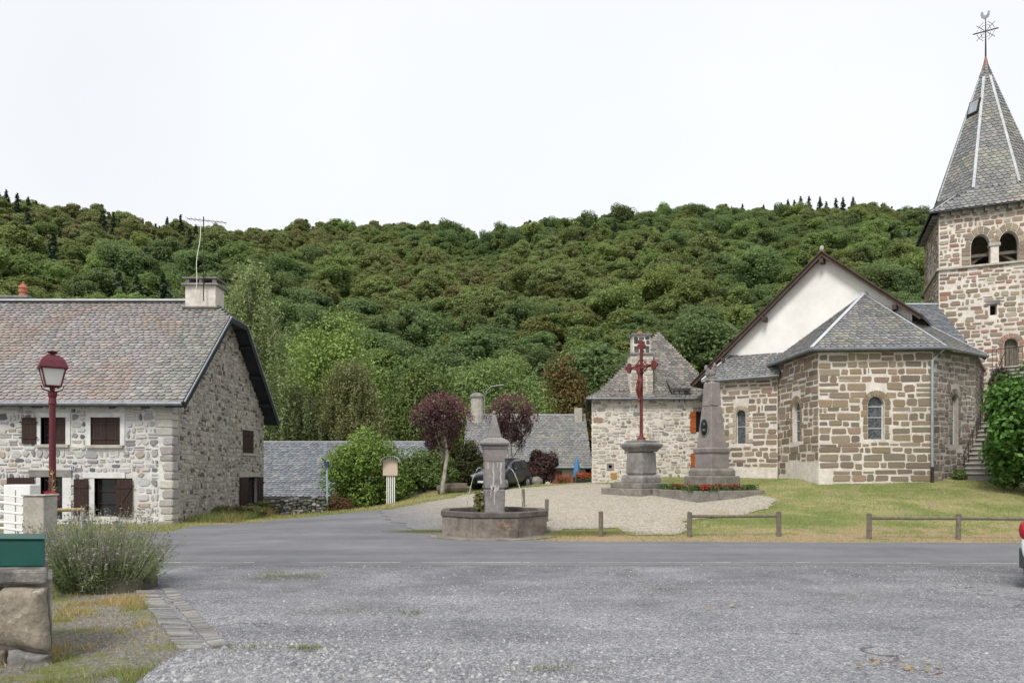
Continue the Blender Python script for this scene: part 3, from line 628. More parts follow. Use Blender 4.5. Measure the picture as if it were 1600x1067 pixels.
def arch_blocks(fr, h, part, pal, wd=.24, n=9, jamb=True):
    u0, u1, v0, v1, ar = h; m = (u0+u1)/2; r = (u1-u0)/2; vs = v1-(r if ar == 1 else (u1-u0)*.8)
    for k in range(n):
        a0, a1 = math.pi*(k+.06)/n, math.pi*(k+.94)/n
        def q(t, rr):
            y = rr*math.sin(t)*(1 if ar == 1 else ((v1-vs)/r))
            return (m+rr*math.cos(t)*(1 if ar == 1 else abs(math.cos(t))**-.0), vs+y)
        st.add(fr, [q(a0, r+.02), q(a0, r+wd), q((a0+a1)/2, r+wd), q(a1, r+wd), q(a1, r+.02), q((a0+a1)/2, r+.02)], .03, rnd_col(pal), part)
    if jamb:
        v = v0; k = 0
        while v < vs-.05:
            hh = min(random.uniform(.22, .34), vs-v)
            for s in (0, 1):
                w = random.uniform(.2, .4) if (k+s) % 2 else random.uniform(.14, .22); a, b = (u0-w, u0-.015) if s == 0 else (u1+.015, u1+w)
                st.add(fr, blk(a, b, v+.015, v+hh-.015, (.04, .14), .03), .028, rnd_col(pal), part)
            v += hh; k += 1
# four apse walls
wins = {}
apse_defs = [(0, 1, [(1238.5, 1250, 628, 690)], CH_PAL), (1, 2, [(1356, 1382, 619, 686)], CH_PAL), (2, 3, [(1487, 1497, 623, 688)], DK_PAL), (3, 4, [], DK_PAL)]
for i, j, ws, pal in apse_defs:
    f, ln_ = facet(A[i], A[j]); hs = [apse_window(f, *w) for w in ws]
    if i == 2: hs = [(1.45, 1.95, 2.9, 5.0, 1)]
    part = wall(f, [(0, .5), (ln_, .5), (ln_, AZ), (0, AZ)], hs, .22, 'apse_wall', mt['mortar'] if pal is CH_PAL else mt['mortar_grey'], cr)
    sur = [(h[0]-.26, h[1]+.26, h[2]-.03, h[3]+.22, 1) for h in hs]
    bare = (lambda u, v: (v < 2.1 and u > ln_-2.9 and u < ln_-.2+2*nz2(u, v, 1.1)) or (v < 1.7 and nz2(u, v, .8, 3) > -.15)) if i == 0 else (lambda u, v: v < 1.9 and u < .5) if i == 1 else None
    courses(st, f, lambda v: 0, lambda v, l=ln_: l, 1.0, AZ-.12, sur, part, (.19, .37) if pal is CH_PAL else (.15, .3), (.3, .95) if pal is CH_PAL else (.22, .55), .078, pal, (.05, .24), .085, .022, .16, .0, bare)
    for h in hs:
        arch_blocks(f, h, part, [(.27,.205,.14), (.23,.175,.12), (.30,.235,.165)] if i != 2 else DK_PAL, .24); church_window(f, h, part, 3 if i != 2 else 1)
    MB().fbox(f, -.05, ln_+.05, AZ-.12, AZ, -.1, .10).build('cornice', mt['andesite'], part)
# chapel beside the apse
Cc = [Vector((9.85, 33.55, 0)), Vector((12.35, 31.75, 0))]; f, ln_ = facet(*Cc); hs = [apse_window(f, 1150, 1165, 641, 693)]; CZ = 6.2
part = wall(f, [(0, .5), (ln_, .5), (ln_, CZ), (0, CZ)], hs, .22, 'chapel_wall', mt['mortar'], cr)
sur = [(h[0]-.26, h[1]+.26, h[2]-.03, h[3]+.22, 1) for h in hs]
courses(st, f, lambda v: 0, lambda v: ln_, 1.95, CZ-.1, sur, part, (.2, .36), (.28, .72), .09, CH_PAL, (.06, .25), .085, .022, .1)
for h in hs: arch_blocks(f, h, part, [(.45,.39,.31), (.38,.32,.25)], .22); church_window(f, h, part, 1)
f2, l2 = facet(Cc[0]+ax*1.6, Cc[0]); p2 = wall(f2, [(0, .5), (l2, .5), (l2, CZ), (0, CZ)], [], .2, 'chapel_side_wall', mt['mortar'], cr); courses(st, f2, lambda v: 0, lambda v: l2, 1., CZ-.1, [], p2, (.2, .36), (.3, .7), .07, CH_PAL)
# low boulders at the foot of the chapel and apse
G = Vector((14.21, 31.1, 0)); GZ = 11.7; sl = .879; GL, GRt = 5.96, 3.5
# nave gable and body
gf = frame(G, gu, -ax); GE = GZ-GL*sl
nv = wall(gf, [(-GL+.3, .4), (GRt, .4), (GRt, GZ-GRt*sl-.05), (0, GZ-.1), (-GL+.3, GE+.15)], [], .2, 'nave_gable', mt['plaster'], cr)
lf, l3 = facet(G-gu*(GL-.3)+ax*12, G-gu*(GL-.3)); wall(lf, [(0, .4), (l3, .4), (l3, GE+.1), (0, GE+.1)], [], .2, 'nave_side_wall', mt['mortar'], cr)
e0 = -ax*.35
def gp(u, z, t=0.): q = G+gu*u+ax*t+e0; return (q.x, q.y, z)
nl = [gp(-GL-.3, GE-.26), gp(0, GZ), gp(0, GZ, 13), gp(-GL-.3, GE-.26, 13)]; nr = [gp(0, GZ), gp(GRt+.5, GZ-(GRt+.5)*sl), gp(GRt+.5, GZ-(GRt+.5)*sl, 11), gp(0, GZ, 11)]
nrf = roofslab('nave_roof', [nl, nr], .14, mt['under'], cr)
mb = MB()
for (u, z) in ((-GL-.3, GE-.26), (GRt+.4, GZ-(GRt+.4)*sl)):
    a = Vector(gp(u, z-.12, -.03)); b = Vector(gp(0, GZ-.12, -.03)); mb.beam(a, b, .06, .2)
    a = Vector(gp(u, z-.03, -.06)); b = Vector(gp(0, GZ-.03, -.06)); mb.beam(a, b, .14, .05)
mb.build('verge_board', mt['verge'], nrf)
mb = MB()
for u in (-.02, -2.6, -4.6, 2.9): q = G+gu*u; z = GZ-abs(u)*sl-.42; mb.beam(Vector((q.x, q.y, z)), Vector((q.x, q.y, z))-ax*.42, .16, .2)
mb.build('purlin_end', mt['verge'], nrf)
q = gp(0, GZ+.1, -.02); MB().ell((q[0], q[1], q[2]), (.1, .1, .14), 8, 6).build('ridge_finial', mt['concrete'], nrf)
sst_ = Stones()
# apse roof
def outp(a, d, z): v = Vector((a.x-AP.x, a.y-AP.y, 0)); v = v*(1+d/v.length); return Vector((AP.x+v.x, AP.y+v.y, z))
E = [outp(a, .5, AZ+.02) for a in A]; E[0] = Vector((12.0, 32.3, AZ)); E[4] = Vector((23.0, 33.2, AZ+.5))
apf = [[E[0], E[1], AP], [E[1], E[2], AP], [E[2], E[3], AP], [E[3], E[4], AP]]
arf = roofslab('apse_roof', [[tuple(p) for p in q] for q in apf], .1, mt['under'], cr)
for q in apf: slating(sst_, q, .25, .17, SL_GREY, arf, patch=lambda c, col: tuple(x*(1.12, 1.1, .97)[i] for i, x in enumerate(col)) if nz2(c.x, c.z, 1.3) > .25 else col)
mb = MB(); strip(mb, E[1], AP, .16); strip(mb, E[2], AP, .16); strip(mb, E[0]+Vector((.1, .1, 0)), AP, .10); strip(mb, E[3], AP, .07)
mb.ell(AP, (.16, .16, .12)); mb.build('hip_flashing', mt['lead'], arf)
mb = MB()
for i in range(3): mb.tube([E[i]+Vector((0, 0, -.05)), E[i+1]+Vector((0, 0, -.05))], .075, 8)
mb.build('gutter', mt['zinc'], arf)
mb = MB(); d0 = A[2]+(A[2]-A[1]).normalized()*.0+Vector((-.12, -.14, 0))
mb.tube([E[2]+Vector((-.05, .06, -.08)), d0+Vector((0, 0, AZ-.5)), d0+Vector((0, 0, 1.9))], .055, 8); mb.build('downpipe', mt['zinc_pale'], arf)
MB().tube([d0+Vector((0, 0, 1.95)), d0+Vector((0, 0, 1.15))], .062, 8).build('downpipe_foot', mt['iron'], arf)
d1 = A[0]+Vector((-.14, -.25, 0)); mb = MB(); mb.tube([E[0]+Vector((.05, -.2, -.1)), d1+Vector((0, -.1, AZ-.5)), d1+Vector((0, -.1, 1.9))], .05, 8); mb.build('downpipe', mt['zinc'], arf)
MB().tube([d1+Vector((0, -.1, 2.6)), d1+Vector((0, -.1, 1.1))], .056, 8).build('downpipe_foot', mt['iron'], arf)
# chapel roof
c0, c1 = Cc[0]-ax*.35-gu*.4, Cc[1]-ax*.35+gu*.2; t0, t1 = Cc[0]+ax*.9+gu*.55, Cc[1]+ax*.9+gu*.3; q0 = Cc[0]+ax*1.2-gu*.4
up = lambda v, z: Vector((v.x, v.y, z))
cfs = [[up(c0, CZ), up(c1, CZ), up(t1, 7.55), up(t0, 7.55)], [up(q0, CZ), up(c0, CZ), up(t0, 7.55)]]
crf = roofslab('chapel_roof', [[tuple(p) for p in q] for q in cfs], .1, mt['under'], cr)
for q in cfs: slating(sst_, q, .25, .17, SL_GREY, crf)
mb = MB(); strip(mb, cfs[0][0], cfs[0][3], .2); mb.beam(cfs[0][3]+Vector((0, 0, .04)), cfs[0][2]+Vector((0, 0, .04)), .12, .05); mb.build('hip_flashing', mt['lead'], crf)
MB().tube([up(c0, CZ-.05), up(c1, CZ-.05)], .07, 8).build('gutter', mt['zinc'], crf)
# slate roof between the nave and the tower
ai = [Vector((16.8, 30.9, 7.6)), Vector((20.6, 30.9, 7.6)), Vector((22.0, 35.4, 10.35)), Vector((17.8, 35.4, 10.35))]
irf = roofslab('aisle_roof', [[tuple(p) for p in ai]], .1, mt['under'], cr); slating(sst_, ai, .27, .18, SL_BLUE, irf)
mb = MB(); mb.beam(ai[3]+Vector((0, 0, .04)), ai[2]+Vector((0, 0, .04)), .22, .07); mb.build('ridge_flashing', mt['lead'], irf)
# tower
TY_ = R_(24); tu = Vector((math.cos(TY_), -math.sin(TY_), 0)); tb = Vector((math.sin(TY_), math.cos(TY_), 0)); T0 = Vector((22.5, 36, 0)); TW = 5.1
TZS, TZE = 12.4, 15.35; ctr = T0+tu*TW/2+tb*TW/2
belf = [(1.42, 2.28, TZS+.02, 14.0, 2), (2.63, 3.49, TZS+.02, 14.0, 2)]
tf = frame(T0, tu, -tb); slit = (2.25, 2.55, 9.75, 10.3, 0); door = (2.85, 3.45, 6.9, 8.5, 1)
tw = wall(tf, [(0, .5), (TW, .5), (TW, TZE), (0, TZE)], belf+[slit, door], .45, 'tower_wall', mt['mortar'], cr)
courses(st, tf, lambda v: 0, lambda v: TW, 4.0, TZS-.1, [slit, (door[0]-.2, door[1]+.2, door[2], door[3]+.2, 1)], tw, (.16, .32), (.22, .6), .11, TW_PAL, (.08, .3), .09, .03, .2)
courses(st, tf, lambda v: 0, lambda v: TW, TZS+.1, TZE-.2, [(b_[0]-.42, b_[1]+.42, b_[2], 13.35, 0) for b_ in belf]+[(b_[0]-.2, b_[1]+.2, 13.3, b_[3]+.16, 2) for b_ in belf], tw, (.16, .3), (.2, .55), .105, TW_PAL, (.08, .3), .09, .03, .2)
for b_ in belf: arch_blocks(tf, b_, tw, [(.33,.27,.2), (.27,.22,.17), (.24,.19,.15)], .24, 7, False)
for u_ in (1.22, 3.69):
    for k_ in range(4): st.add(tf, blk(u_-.2, u_+.18, TZS+.05+k_*.23, TZS+.26+k_*.23, (.04, .14), .03), .03, rnd_col([(.36,.30,.25), (.30,.2,.15), (.26,.2,.16)]), tw)
arch_blocks(tf, door, tw, [(.33,.2,.14), (.3,.22,.16)], .26, 7, True)
lfm = frame(T0+tb*TW, -tb, -tu); lh = [(1.6, 2.4, TZS+.1, 14.0, 2), (2.7, 3.5, TZS+.1, 14.0, 2)]
tl = wall(lfm, [(0, .5), (TW, .5), (TW, TZE), (0, TZE)], lh, .45, 'tower_wall', mt['mortar'], cr)
courses(st, lfm, lambda v: 0, lambda v: TW, 7.5, TZE-.2, lh, tl, (.16, .34), (.22, .6), .075, TW_PAL, (.06, .24), .07, .03, .2)
for O_, u_, n_ in ((T0+tu*TW, tb, tu), (T0+tu*TW+tb*TW, -tu, tb)):
    f = frame(O_, u_, n_); wall(f, [(0, .5), (TW, .5), (TW, TZE), (0, TZE)], [(1.4, 2.3, TZS+.1, 14.0, 2), (2.6, 3.5, TZS+.1, 14.0, 2)], .45, 'tower_wall', mt['mortar'], cr)
MB().add([T0+Vector((0,0,TZS-.3)), T0+tu*TW+Vector((0,0,TZS-.3)), T0+tu*TW+tb*TW+Vector((0,0,TZS-.3)), T0+tb*TW+Vector((0,0,TZS-.3))], [(0,1,2,3)]).build('belfry_floor', mt['darkwood'], tw)
MB().fbox(tf, -.1, TW+.1, TZS-.12, TZS, -.2, .12).build('string_course', mt['concrete'], tw, bevel=.02); MB().fbox(lfm, 0, TW, TZS-.121, TZS-.001, -.2, .12).build('string_course', mt['concrete'], tl, bevel=.02)
o = MB().fbox(tf, 2.29, 2.62, TZS+.02, 13.28, -.3, -.02).build('belfry_pier', M('rust_red_sandstone', (.31,.16,.12), (.25,.14,.11)), tw, bevel=.03)
MB().fbox(tf, 2.2, 2.71, 13.28, 13.46, -.34, .05).build('pier_capital', mt['concrete'], o, bevel=.03)
mb = MB(); mb.fbox(tf, 1.4, 3.5, 12.95, 13.1, -.7, -.55); mb.beam(tf(1.3, 12.5, -.75), tf(2.5, 13.3, -.75), .12, .12); mb.beam(tf(3.6, 12.5, -.75), tf(2.4, 13.3, -.75), .12, .12); mb.build('bell_frame', mt['greywood'], tw)
MB().stack(*(ctr.x, ctr.y), [(.5, 12.9), (.42, 13.0), (.3, 13.4), (.2, 13.6), (.03, 13.65)], 16).build('bell', mt['iron'], tw)
mb = MB(); nb = 5; dw = (door[1]-door[0])/nb
for k in range(nb): mb.fbox(tf, door[0]+k*dw+.004, door[0]+(k+1)*dw-.004, door[2], door[3]-.02 if 0 < k < 4 else door[3]-.16, -.3, -.25)
mb.build('tower_door', mt['greywood'], tw)
MB().fbox(tf, slit[0], slit[1], slit[2], slit[3], -.5, -.45).build('slit_dark', mt['dark'], tw); MB().fbox(tf, 2.12, 2.68, 10.3, 10.5, -.1, .05).build('lintel', mt['andesite'], tw)
mb = MB()
for k in range(11): u = .1+k*.49; mb.fbox(tf, u-.07, u+.07, TZE-.28, TZE-.08, -.1, .3)
for k in range(11): u = .1+k*.49; mb.fbox(lfm, u-.07, u+.07, TZE-.28, TZE-.08, -.1, .3)
mb.build('eave_corbel', mt['andesite'], tw)
st.finish('stone', 'small_stones', mt['stone'], cr)
# spire
al = TY_; hw = TW/2+.42
def ring(ap, z, n, rot): k_ = 1/math.cos(math.pi/n); return [Vector((ctr.x+ap*k_*math.cos(rot-math.pi/2+math.pi/n+2*math.pi*k/n), ctr.y+ap*k_*math.sin(rot-math.pi/2+math.pi/n+2*math.pi*k/n), z)) for k in range(n)]
sq = ring(hw, TZE-.05, 4, -al); oc = ring(2.4, TZE+1.05, 8, -al); AX = Vector((ctr.x, ctr.y, 24.2))
faces = []
for k in range(8): faces.append([oc[k], oc[(k+1) % 8], AX])
for k in range(4):   # straight skirts, then the broaches at the corners
    a, b = sq[k], sq[(k+1) % 4]; m = (a+b)/2; i = min(range(8), key=lambda i: ((oc[i]+oc[(i+1) % 8])/2-m).length); faces.append([a, b, oc[(i+1) % 8], oc[i]])
    j = min(range(8), key=lambda i: ((oc[i]+oc[(i+1) % 8])/2-b).length); faces.append([b, oc[(j+1) % 8], oc[j]])
srf = roofslab('spire', [[tuple(p) for p in q] for q in faces], .06, mt['under'], cr)
tocam = (Vector((0, 0, CH))-ctr).normalized()
def lich(c, col):
    k = nz2(c.x*1.2+c.y, c.z, .45, 8); return tuple(a*b for a, b in zip(col, (1.18, 1.16, 1.04))) if k > .05 and c.z < 21 else col
for q in faces:
    n = (q[1]-q[0]).cross(q[2]-q[0]).normalized()
    if Vector((n.x, n.y, 0)).dot(((q[0]+q[1])/2-ctr)*Vector((1,1,0))) < 0: n = -n
    if n.dot(tocam) > -.35: slating(sst_, q, .27, .19, SL_GREY, srf, patch=lich, jit=.15)
sst_.finish('slate', 'roof_slates', mt['slate'], cr)
mb = MB()
for k in range(8): strip(mb, oc[k]+(AX-oc[k])*.01, oc[k]+(AX-oc[k])*.86, .13)
for k in range(4):
    j = sorted(range(8), key=lambda i: (oc[i]-sq[k]).length)[:2]
    mb.beam(sq[k]+Vector((0, 0, .03)), (oc[j[0]]+oc[j[1]])/2+Vector((0, 0, .03)), .14, .03)
mb.build('hip_flashing', mt['lead'], srf)
MB().stack(ctr.x, ctr.y, [(.40, 22.75), (.2, 23.5), (.05, 24.3), (.02, 24.4)], 8, -al).build('spire_cap', M('weathered_copper_red', (.30,.12,.09), (.22,.1,.085), sc=5, rough=.5), srf)
q = faces[6]; 
for i, q in enumerate(faces[:8]):     # roof light on the left diagonal face
    m = (q[0]+q[1])/2; d = Vector((m.x-ctr.x, m.y-ctr.y, 0)).normalized(); 
    if d.x < -.6 and d.y < -.2 and d.x < d.y:
        c_ = m+(AX-m)*.64; s1 = (AX-m).normalized(); u1 = (q[1]-q[0]).normalized(); nn = u1.cross(s1).normalized()
        if nn.dot(d) < 0: nn = -nn
        pp = lambda a, b, h: c_+u1*a+s1*b+nn*h
        MB().prism([pp(-.3, -.42, .02), pp(.3, -.42, .02), pp(.3, .42, .02), pp(-.3, .42, .02)], nn*.1).build('roof_light', mt['iron'], srf); MB().prism([pp(-.23, -.35, .12), pp(.23, -.35, .12), pp(.23, .35, .12), pp(-.23, .35, .12)], nn*.02).build('pane', mt['zinc_pale'], srf)
# weathercock: rod, cross, cock
wr_ = root('weathercock', (ctr.x, ctr.y, 24.3), 'iron cross with a weathercock on the tip of the spire', 'weathervane'); cx, cy = ctr.x, ctr.y
MB().tube([(cx, cy, 24.2), (cx, cy, 26.42)], [.045, .022], 8).build('rod', mt['iron'], wr_)
mb = MB(); cu = Vector((.86, -.5, 0)); cc = Vector((cx, cy, 25.75)); mb.beam(cc-cu*.58, cc+cu*.58, .04, .055)
for s1, s2 in ((-1, -1), (-1, 1), (1, -1), (1, 1)):
    for k in (.22, .4): mb.tube([cc+cu*s1*k+Vector((0, 0, s2*.08)), cc+cu*s1*(k*.75)+Vector((0, 0, s2*.3)), cc+cu*s1*(k*.25)+Vector((0, 0, s2*(k+.1)))], .013, 5)
    mb.tube([cc+cu*s1*.06+Vector((0, 0, s2*.06)), cc+cu*s1*.42+Vector((0, 0, s2*.42))], .016, 5)
mb.build('cross', mt['iron'], wr_)
ck = Vector((.93, -.36, 0)); f = frame((cx, cy, 26.4), ck, Vector((-.36, -.93, 0)))
MB().fpoly(f, [(.85*a_, .85*b_) for a_, b_ in [(-.02, 0), (.06, .06), (.16, .12), (.22, .24), (.2, .40), (.26, .43), (.2, .46), (.19, .52), (.13, .5), (.10, .38), (.05, .27), (-.05, .24), (-.12, .3), (-.13, .45), (-.2, .52), (-.27, .46), (-.24, .38), (-.28, .32), (-.24, .24), (-.26, .18), (-.18, .12), (-.1, .05)]], -.02, .02).build('cock', mt['zinc'], wr_)
# outside stair up to the tower door
sr = root('stone_stair', (18.9, 28.2, 1.5), 'dark stone stair with iron handrail climbing beside the apse to the tower door', 'staircase')
sa, sb = Vector((18.6, 28.15, 0)), Vector((24.3, 33.6, 0)); sd_ = (sb-sa).normalized(); sp = Vector((sd_.y, -sd_.x, 0)); NS = 26
for k in range(NS):
    a = sa+(sb-sa)*k/NS; z = 1.5+(k+1)*.206; b2 = a+(sb-sa)/NS*1.6
    nz_ = MB(); aa = a-sd_*.06; nz_.prism([tuple(aa-sp*.06+Vector((0,0,z-.055))), tuple(aa+sp*1.17+Vector((0,0,z-.055))), tuple(b2+sp*1.17+Vector((0,0,z-.055))), tuple(b2-sp*.06+Vector((0,0,z-.055)))], (0, 0, .06)); nz_.build('tread', mt['concrete'], sr, bevel=.01)
    MB().prism([tuple(a-sp*.05+Vector((0,0,z-.5))), tuple(a+sp*1.15+Vector((0,0,z-.5))), tuple(b2+sp*1.15+Vector((0,0,z-.5))), tuple(b2-sp*.05+Vector((0,0,z-.5)))], (0, 0, .44)).build('riser', mt['andesite'], sr, bevel=.015)
mb = MB(); o = MB().prism([tuple(sb-sp*.6+Vector((0,0,6.3))), tuple(sb+sp*1.6+Vector((0,0,6.3))), tuple(sb+sp*1.6+sd_*1.3+Vector((0,0,6.3))), tuple(sb-sp*.6+sd_*1.3+Vector((0,0,6.3)))], (0, 0, .55)).build('landing', mt['granite_step'], sr)
for off in (0., 1.1):
    pts = [sa+(sb-sa)*t+sp*off+Vector((0, 0, 1.5+t*5.35+.9)) for t in (0, .25, .5, .75, 1)]
    mb.tube(pts, .02, 6)
    for t in np.linspace(.02, .98, 12): q = sa+(sb-sa)*t+sp*off; mb.tube([q+Vector((0, 0, 1.5+t*5.35)), q+Vector((0, 0, 2.4+t*5.35))], .014, 5)
q0_, q1_ = sb-sp*.55, sb+sp*1.55
mb.tube([q0_+Vector((0,0,7.8)), q1_+Vector((0,0,7.8))], .02, 6)
for t in np.linspace(0, 1, 13): q = q0_+(q1_-q0_)*t; mb.tube([q+Vector((0,0,6.8)), q+Vector((0,0,7.8))], .011, 5)
mb.build('handrail', mt['iron'], sr)

# ================================================================== presbytery with the pavilion roof
X0, X1, Y0, Y1 = (925-800)/F*36, (1124-800)/F*36, 36., 43.
pr = root('presbytery_house', ((X0+X1)/2, 39.5, 1.2), 'square rubble-stone house with steep pyramid slate roof and orange shutters, behind the crucifix', 'house')
f = frame((X0, Y0, 0), (1, 0, 0), (0, -1, 0)); Wd = X1-X0; U2 = lambda px: (px-800)/F*36-X0; Z2 = lambda py: CH+(HZ-py)/F*36; PZ = Z2(621)
hs = [(U2(1087), U2(1097), Z2(675), Z2(643), 0), (U2(1088), U2(1099), Z2(733), Z2(708), 0), (U2(951), U2(956), Z2(731), Z2(726.5), 0)]
pw = wall(f, [(0, 0), (Wd, 0), (Wd, PZ), (0, PZ)], hs, .25, 'front_wall', mt['mortar'], pr)
st = Stones(); courses(st, f, lambda v: 0, lambda v: Wd, 1.0, PZ-.08, [(h[0]-.12, h[1]+.12, h[2]-.1, h[3]+.12, 0) for h in hs], pw, (.12, .26), (.16, .48), .075, H2_PAL, (.16, .42), .13, .028, .5, .06)
_s = Vector((-.85, -7, 0)); fl = frame((X0+.85, Y1, 0), _s.normalized(), Vector((-7, .85, 0)).normalized()); pl = wall(fl, [(0, 0), (_s.length, 0), (_s.length, PZ), (0, PZ)], [], .2, 'side_wall', mt['mortar'], pr); courses(st, fl, lambda v: 0, lambda v: 7, .6, PZ-.1, [], pl, (.14, .3), (.2, .6), .06, H2_PAL, (.14, .4), .1, .028, .3)
MB().box(X0+.9, X1, Y1-.2, Y1, 0, PZ).build('back_wall', mt['mortar'], pr); MB().box(X1-.2, X1, Y0+.02, Y1-.22, 0, PZ).build('side_wall', mt['mortar'], pr)
st.add(f, blk(U2(954), U2(964), Z2(748), Z2(738), (.1, .2), .05), .04, (.42, .22, .07), pw); st.add(f, blk(U2(927), U2(941), Z2(660), Z2(652), (.1, .2), .05), .04, (.3, .2, .13), pw)
st.finish('stone', 'small_stones', mt['stone'], pr)
mb = MB(); u0, u1, v0, v1, _ = hs[2]
for a in ((u0-.1, u0, v0-.1, v1+.1), (u1, u1+.1, v0-.1, v1+.1), (u0, u1, v1, v1+.1), (u0, u1, v0-.1, v0)): mb.fbox(f, *a, -.1, .04)
mb.build('niche_frame', mt['andesite'], pw); MB().fbox(f, u0, u1, v0, v1, -.25, -.2).build('niche_back', mt['dark'], pw)
for h in hs[:2]: MB().fbox(f, h[0], h[1], h[2], h[3], -.25, -.2).build('window', mt['glass'], pw); MB().fbox(f, h[0]-.15, h[1]+.2, h[3], h[3]+.22, -.1, .05).build('lintel', mt['andesite_pink'], pw, bevel=.02)
for (a, b_, c_, d_) in ((1078, 1087, 675, 643), (1079, 1087, 733, 708)): shutter(f, U2(a), U2(b_), Z2(c_), Z2(d_), .05, pw, mt['orange'])
o = .35; apx = Vector(((1029-800)/F*39.5, 39.5, Z2(621)+4.15)); e4 = [Vector((X0-o, Y0-o, PZ-.05)), Vector((X1+o, Y0-o, PZ-.05)), Vector((X1+o, Y1+o, PZ-.05)), Vector((X0-o+.85, Y1+o, PZ-.05))]
i4 = [e+(apx-e)*.17-Vector((0, 0, .28)) for e in e4]       # bell-cast foot
pf = []
for k in range(4): pf += [[e4[k], e4[(k+1) % 4], i4[(k+1) % 4], i4[k]], [i4[k], i4[(k+1) % 4], apx]]
prf = roofslab('roof', [[tuple(p) for p in q] for q in pf], .07, mt['under'], pr); st = Stones()
PG = [(.17,.16,.15), (.22,.205,.185), (.135,.13,.125), (.25,.23,.20), (.19,.175,.155)]
for q in (pf[0], pf[1], pf[6], pf[7]): slating(st, q, .26, .18, PG, prf)
st.finish('slate', 'roof_slates', mt['slate'], pr, 150)
mb = MB(); mb.tube([e4[0]+Vector((0, 0, -.04)), e4[1]+Vector((0, 0, -.04))], .06, 8); mb.build('gutter', mt['zinc'], prf)
# wall chimney rising through the eave
cst = Stones(); cf = frame((X0+U2(985), Y0-.12, 0), (1, 0, 0), (0, -1, 0)); cw = (1019-985)/F*36
cm = MB(); cm.box(X0+U2(985), X0+U2(1019), Y0-.12, Y0+.9, PZ-.1, Z2(553)); cm.box(X0+U2(989), X0+U2(1016), Y0-.02, Y0+.8, Z2(553), Z2(524)); cm = cm.build('chimney', mt['mortar'], pr)
courses(cst, cf, lambda v: 0 if v < Z2(553) else .14, lambda v: cw if v < Z2(553) else cw-.1, PZ+.1, Z2(553)-.02, [], cm, (.16, .3), (.22, .5), .05, [(.40,.36,.30), (.48,.44,.38), (.33,.30,.26)], (.1, .3), .08, .03, .2)
cf2 = frame((X0+U2(989), Y0-.02, 0), (1, 0, 0), (0, -1, 0)); courses(cst, cf2, lambda v: .02, lambda v: (1016-989)/F*36-.02, Z2(552), Z2(525), [], cm, (.2, .26), (.26, .42), .07, [(.07,.068,.066), (.1,.095,.09)], (.05, .15), .04, .03)
cst.finish('stone', 'small_stones', mt['stone'], cm)
for a in ((983.5, 1020, -.2, 1., 554.5, 552), (987, 1018, -.12, .9, 524, 521)): MB().box(X0+U2(a[0]), X0+U2(a[1]), Y0+a[2], Y0+a[3], Z2(a[4]), Z2(a[5])).build('chimney_slab', mt['andesite'], cm)
MB().stack(X0+U2(1002), Y0+.4, [(.16, Z2(521)), (.12, Z2(516)), (.05, Z2(515))], 8).build('chimney_pot', mt['terracotta'], cm); MB().box(X0+U2(983), X0+U2(1020.5), Y0-.3, Y0-.1, PZ-.12, PZ+.08).build('chimney_flashing', mt['zinc_pale'], cm)
# dormer
dm = MB().box(X0+U2(1051), X0+U2(1071), Y0-.03, Y0+2, Z2(632), Z2(609)).build('dormer', mt['mortar'], pr)
MB().box(X0+U2(1053), X0+U2(1069), Y0-.06, Y0-.035, Z2(629), Z2(610)).build('window', simple('curtained_glass', (.42,.45,.48), .2), dm)
mb = MB(); 
for px in (1052, 1060.3, 1068.6): mb.box(X0+U2(px), X0+U2(px+1.3), Y0-.085, Y0-.06, Z2(629), Z2(610))
mb.build('window_frame', mt['verge'], dm)
dz = [Vector((X0+U2(1046), Y0-.3, Z2(608))), Vector((X0+U2(1077), Y0-.3, Z2(608))), Vector((X0+U2(1077), Y0+1.5, Z2(580))), Vector((X0+U2(1046), Y0+1.5, Z2(580)))]
dr = roofslab('dormer_roof', [[tuple(p) for p in dz]], .1, mt['under'], pr); st = Stones(); slating(st, dz, .26, .18, PG, dr); st.finish('slate', 'roof_slates', mt['slate'], dr, 0)

# ================================================================== cottage and barn in the background
kr = root('slate_cottage', (1, 46, .3), 'low cottage with lichened grey slate roof and two chimneys, behind the dark car', 'cottage')
KX0, KX1, KY0, KY1 = -3.0, 5.0, 44., 52.; KZ, KR = 2.05, 5.65
f = frame((KX0, KY0, 0), (1, 0, 0), (0, -1, 0)); kw = wall(f, [(0, -.8), (8, -.8), (8, KZ), (0, KZ)], [], .2, 'front_wall', mt['mortar'], kr)
for s, u in ((-1, KX0), (1, KX1)):
    MB().prism([(u, KY0, -.8), (u, KY1, -.8), (u, KY1, KZ), (u, (KY0+KY1)/2, KR-.1), (u, KY0, KZ)], (-.25*s, 0, 0)).build('gable_wall', mt['mortar'], kr)
kf = [Vector((KX0-.2, KY0-.35, KZ-.1)), Vector((KX1+.15, KY0-.35, KZ-.1)), Vector((KX1+.15, 48, KR)), Vector((KX0-.2, 48, KR))]; kb = [kf[3], kf[2], Vector((KX1+.15, KY1+.35, KZ-.1)), Vector((KX0-.2, KY1+.35, KZ-.1))]
krf = roofslab('roof', [[tuple(p) for p in q] for q in (kf, kb)], .1, mt['under'], kr); st = Stones()
slating(st, kf, .27, .19, SL_GREY, krf, patch=lambda c, col: tuple(x*(1.14, 1.13, 1.0)[i] for i, x in enumerate(col)) if nz2(c.x, c.z, .9, 2)+random.uniform(-.5, .5) > .15 and c.x > 0 else col); st.finish('slate', 'roof_slates', mt['slate'], kr, 120)
mb = MB(); mb.beam(kf[3]+Vector((0, 0, .03)), kf[2]+Vector((0, 0, .03)), .2, .07); mb.build('ridge_flashing', mt['lead'], krf); MB().tube([kf[0], kf[1]], .06, 8).build('gutter', mt['zinc'], krf)
